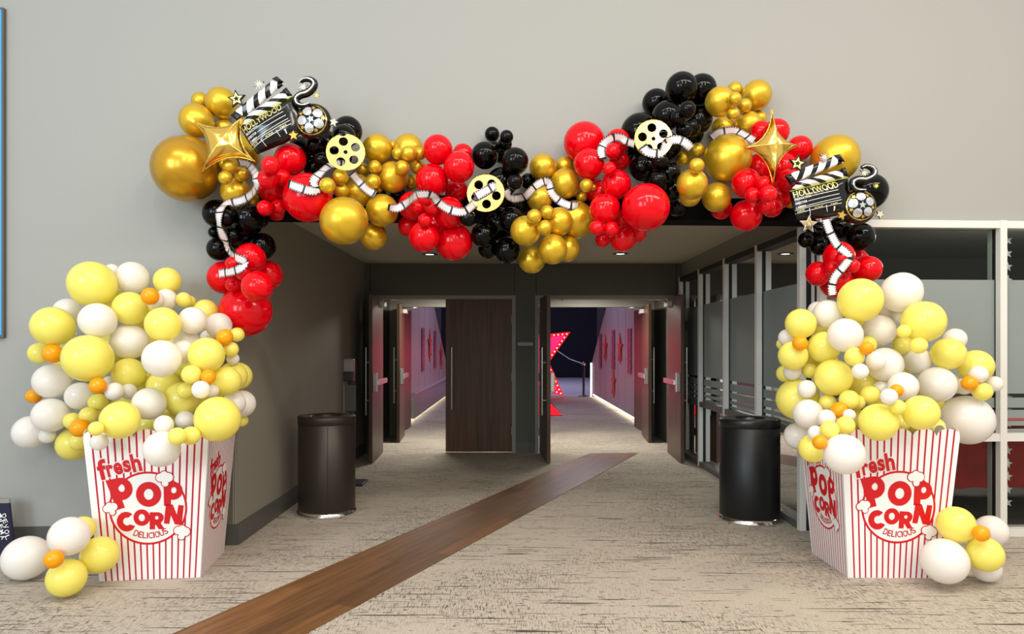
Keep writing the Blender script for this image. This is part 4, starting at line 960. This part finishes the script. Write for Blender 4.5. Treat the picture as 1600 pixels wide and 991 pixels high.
# ---------------- hanging star garland in the storefront ----------------
gx = 3.79+0.062; r = empty('star_garland', FW((gx+0.05, 0.06, 0))); tag(r, 'string of small white stars hanging inside the right window', 'garland')
mb = MB(); mb.tube([(0, 0, 0.12), (0, 0, 2.36)], 0.004, M['starcard'], 6); mb.build('cord', r)
z = 2.30
while z > 0.14:
    v, f = star2d(0, z, 0.04, .42, math.pi/2+0.2*math.sin(z*9)); mb = MB(); slab(mb, v, f, lambda a, b, t: Vector((a, -t-0.006, b)), M['starcard'], 0, 0.004); mb.build('star', r); z -= 0.103
# things dimly seen in the store room
r = empty('display_table', (4.15, 6.6, 0)); tag(r, 'table under a red cloth behind the storefront glass', 'table')
mb = MB(); mb.box(-1.35, 1.5, -0.35, 0.35, 0.74, 0.77, M['plastic']); bevel(mb.build('tabletop', r))
mb = MB(); n = 60
for k in range(2): pass
vv = []; per = [(-1.36+2.87*i/40, -0.37) for i in range(41)]+[(1.51, -0.37+0.74*i/12) for i in range(1, 13)]+[(1.51-2.87*i/40, 0.37) for i in range(1, 41)]+[(-1.36, 0.37-0.74*i/12) for i in range(1, 12)]
n = len(per)
for z_, amp in ((0.775, 0.0), (0.5, 0.02), (0.22, 0.035)):
    for i, (x, y) in enumerate(per):
        nx, ny = (x-0.075)/1.44, y/0.37; L = max(abs(nx), abs(ny)); w_ = amp*math.sin(i*1.3)
        vv.append((x+(w_+amp if abs(nx) >= L-1e-6 else 0)*(1 if nx > 0 else -1), y+((w_+amp) if abs(ny) >= L-1e-6 else 0)*(1 if ny > 0 else -1), z_))
ff = [(j*n+i, j*n+(i+1) % n, (j+1)*n+(i+1) % n, (j+1)*n+i) for j in range(2) for i in range(n)]+[tuple(range(n))[::-1]]
mb.raw(vv, ff, M['redcloth'], True); mb.build('red_cloth', r)
for x in (-1.2, 1.35):
    for y in (-0.28, 0.28): mb = MB(); mb.tube([(x, y, 0), (x, y, 0.74)], 0.018, M['steel'], 10); mb.build('leg', r)
r = empty('storage_bin', (2.62, 6.40, 0)); tag(r, 'blue plastic storage bin behind the glass near the right popcorn box', 'storage bin')
mb = MB(); mb.lathe([(0.001, 0), (0.09, 0), (0.115, 0.44), (0.125, 0.45), (0.125, 0.48), (0.11, 0.48), (0.085, 0.02), (0.001, 0.02)], M['bluebin'], 32); mb.build('tub', r)
r = empty('reflection_wreath', P(1124, 462, 8.35)); r.location.x = 2.55; r.location.y = 8.50; r.scale = (0.55, 0.55, 0.8); tag(r, 'pink and red tinsel wreath standing in for a reflection in the glass partition', 'wreath')  # tinsel ring modelled in place of a pink reflection on the glass
mb = MB(); rr = random.Random(3)
mb.tube([(0.17*math.cos(t*math.pi/16)*(1+.1*math.sin(t*2.1)), 0, 0.13*math.sin(t*math.pi/16)) for t in range(33)], [0.03+0.012*math.sin(t*5) for t in range(33)], M['tinsel'], 10); mb.build('tinsel_ring', r)
r.location.z = P(1124, 462, 8.35).z

# ---------------- hall and arena things ----------------
def hang(x, y, zc, w_, h_, m, nm, label, grp, kind):
    s = -1 if x > 0 else 1
    if kind == 'banner':
        mb = MB(); k = 24; v = []; f = []
        for i in range(k+1):
            t = i/k; ww = w_/2*(1+.12*math.sin(t*40)); v += [(-ww, zc+h_/2-t*h_), (ww, zc+h_/2-t*h_)]
        for i in range(k): f.append((2*i, 2*i+2, 2*i+3, 2*i+1)[::-1])
        slab(mb, v, f, lambda a, b, t: Vector((x+s*(0.01+t), y+a, b)), m, 0, 0.012); o = mb.build(nm)
    else:
        mb = MB(); v, f = star2d(0, zc+h_*.12, w_*.62, .35, math.pi/2, 5); slab(mb, v, f, lambda a, b, t: Vector((x+s*(0.012+t), y+a, b)), m, 0, 0.02)
        v = [(-w_*.3, zc), (0, zc-h_/2), (w_*.3, zc), (0, zc-h_*.1)]; slab(mb, v, [(0, 1, 3), (3, 1, 2)], lambda a, b, t: Vector((x+s*(0.012+t), y+a, b)), m, 0, 0.015)
        v = [(-w_*.08, zc+h_*.3), (0, zc+h_*.3), (w_*.08, zc+h_*.3), (0, zc+h_/2+.1)]; slab(mb, v, [(0, 1, 3), (1, 2, 3)], lambda a, b, t: Vector((x+s*(0.012+t), y+a, b)), m, 0, 0.012)
        o = mb.build(nm)
    tag(o, label, 'decoration', grp); return o
def zat(py, Y): return EYE-(py-CY)/F*Y
# right hall wall X=2.37: px -> Y
for px, top_, bot, kind, lab in ((984.5, 514, 584, 'banner', 'nearest glittery pink streamer on the right hall wall'), (970, 530, 569, 'star', 'upper orange-red star drop on the right hall wall'), (959, 516, 577, 'banner', 'middle glittery pink streamer on the right hall wall'), (959.5, 583, 622, 'star', 'lowest orange-red star drop on the right hall wall'), (947, 530, 565, 'star', 'farther orange-red star drop on the right hall wall'), (939, 522, 575, 'banner', 'farthest glittery pink streamer on the right hall wall')):
    Y = 2.37*F/(px-CX); zt, zb = zat(top_, Y), zat(bot, Y)
    hang(2.37, Y, (zt+zb)/2, 0.42 if kind == 'banner' else 0.55, zt-zb, M['streamer'] if kind == 'banner' else M['orangefoil'], 'wall_streamer' if kind == 'banner' else 'star_drop', lab, 'right hall wall decorations', kind)
for px, top_, bot, kind, lab in ((660, 513, 580, 'banner', 'nearest glittery pink streamer on the left hall wall'), (670.5, 520, 566, 'star', 'orange-red star drop between two streamers on the left hall wall'), (679, 517, 575, 'banner', 'farther glittery pink streamer on the left hall wall'), (688.5, 540, 577, 'star', 'farther orange-red star drop on the left hall wall')):
    Y = 1.95*F/(CX-px); zt, zb = zat(top_, Y), zat(bot, Y)
    hang(-1.95, Y, (zt+zb)/2, 0.42 if kind == 'banner' else 0.55, zt-zb, M['streamer'] if kind == 'banner' else M['orangefoil'], 'wall_streamer' if kind == 'banner' else 'star_drop', lab, 'left hall wall decorations', kind)
# vertical light at the far end of the right wall
mb = MB(); mb.box(2.33, 2.36, 20.88, 20.93, 0, 1.0, M['led']); tag(mb.build('light_tube'), 'upright white light strip at the far end of the right hall wall', 'light strip')
# marquee star
Ys = 20.0; r = empty('marquee_star', P(817, 562, Ys)); tag(r, 'giant red marquee star sign with bulbs in the arena doorway', 'marquee sign')
RS = 86/F*Ys; ang0 = R_(30.3)
def spts(s): return [((RS if k % 2 == 0 else RS*0.48)*s*math.cos(ang0+math.pi*k/5), (RS if k % 2 == 0 else RS*0.48)*s*math.sin(ang0+math.pi*k/5)) for k in range(10)]
def clampz(p): return (p[0], max(p[1], -(Vector(P(817, 562, Ys)).z-0.0)+0.02))
o_ = [clampz(p) for p in spts(1.0)]; i_ = [clampz((p[0], p[1])) for p in spts(0.86)]
mb = MB(); slab(mb, o_+[(0, 0)], [(k, (k+1) % 10, 10) for k in range(10)], lambda a, b, t: Vector((a, t, b)), M['marquee'], 0.0, 0.30)
slab(mb, i_+o_, [(k, 10+k, 10+(k+1) % 10, (k+1) % 10) for k in range(10)], lambda a, b, t: Vector((a, t, b)), M['marquee'], -0.06, 0.0); mb.build('star_body', r)
mb = MB(); slab(mb, i_+[(0, 0)], [(k, (k+1) % 10, 10) for k in range(10)], lambda a, b, t: Vector((a, t, b)), M['marqueeface'], -0.02, 0.0); mb.build('magenta_face', r)
mb = MB(); mid = [clampz(p) for p in spts(0.92)]
for k in range(10):
    a, b = mid[k], mid[(k+1) % 10]; n = max(2, int(math.hypot(b[0]-a[0], b[1]-a[1])/0.11))
    for j in range(n):
        q = (a[0]+(b[0]-a[0])*j/n, a[1]+(b[1]-a[1])*j/n); mb.lathe([(0.001, 0.022), (0.016, 0.016), (0.022, 0.0), (0.001, 0.0)], M['bulb'], 6, (0, 0, 0))
        for vi in range(len(mb.v)-24, len(mb.v)): x, y, z = mb.v[vi]; mb.v[vi] = (q[0]+x, -0.06-z, q[1]+y)
bo = mb.build('bulbs', r); bo['kind'] = 'stuff'
# red wedge nearer on the floor
Yw = 15.0; x0 = P(842, 650, Yw).x; x1 = P(879, 650, Yw).x; xt = P(860, 633, Yw).x
mb = MB(); v = [(x0, 0), (x1, 0), (xt, 0.27), (x0, 0.42)]; slab(mb, v, [(0, 1, 2, 3)], lambda a, b, t: Vector((a, Yw+t, b)), M['marquee'], 0, 0.25)
mb.tube([(x0, Yw, 0.008), (x1+0.01, Yw, 0.008), (xt, Yw, 0.29)], 0.008, M['gasket'], 6); tag(mb.build('red_wedge'), 'small red wedge-shaped floor prop before the marquee star', 'prop')
# stanchion with belt
r = empty('rope_stanchion', P(912, 619, 20.9)); r.location.z = 0; tag(r, 'black rope stanchion at the end of the right hall wall', 'stanchion')
mb = MB(); mb.tube([(0, 0, 0.03), (0, 0, 0.98)], 0.035, M['darkplastic'], 14); mb.build('post', r)
mb = MB(); mb.lathe([(0.001, 0.05), (0.06, 0.045), (0.17, 0.012), (0.18, 0.0), (0.001, 0.0)], M['darkplastic'], 28); mb.build('base', r)
mb = MB(); mb.lathe([(0.001, 1.03), (0.045, 1.02), (0.05, 0.93), (0.001, 0.93)], M['steel'], 16); mb.build('belt_head', r)
mb = MB(); mb.tube([(0, 0, 0.96), (-0.35, 0.9, 1.1), (-0.75, 2.2, 1.42)], 0.012, M['steel'], 6); mb.build('rope', r)
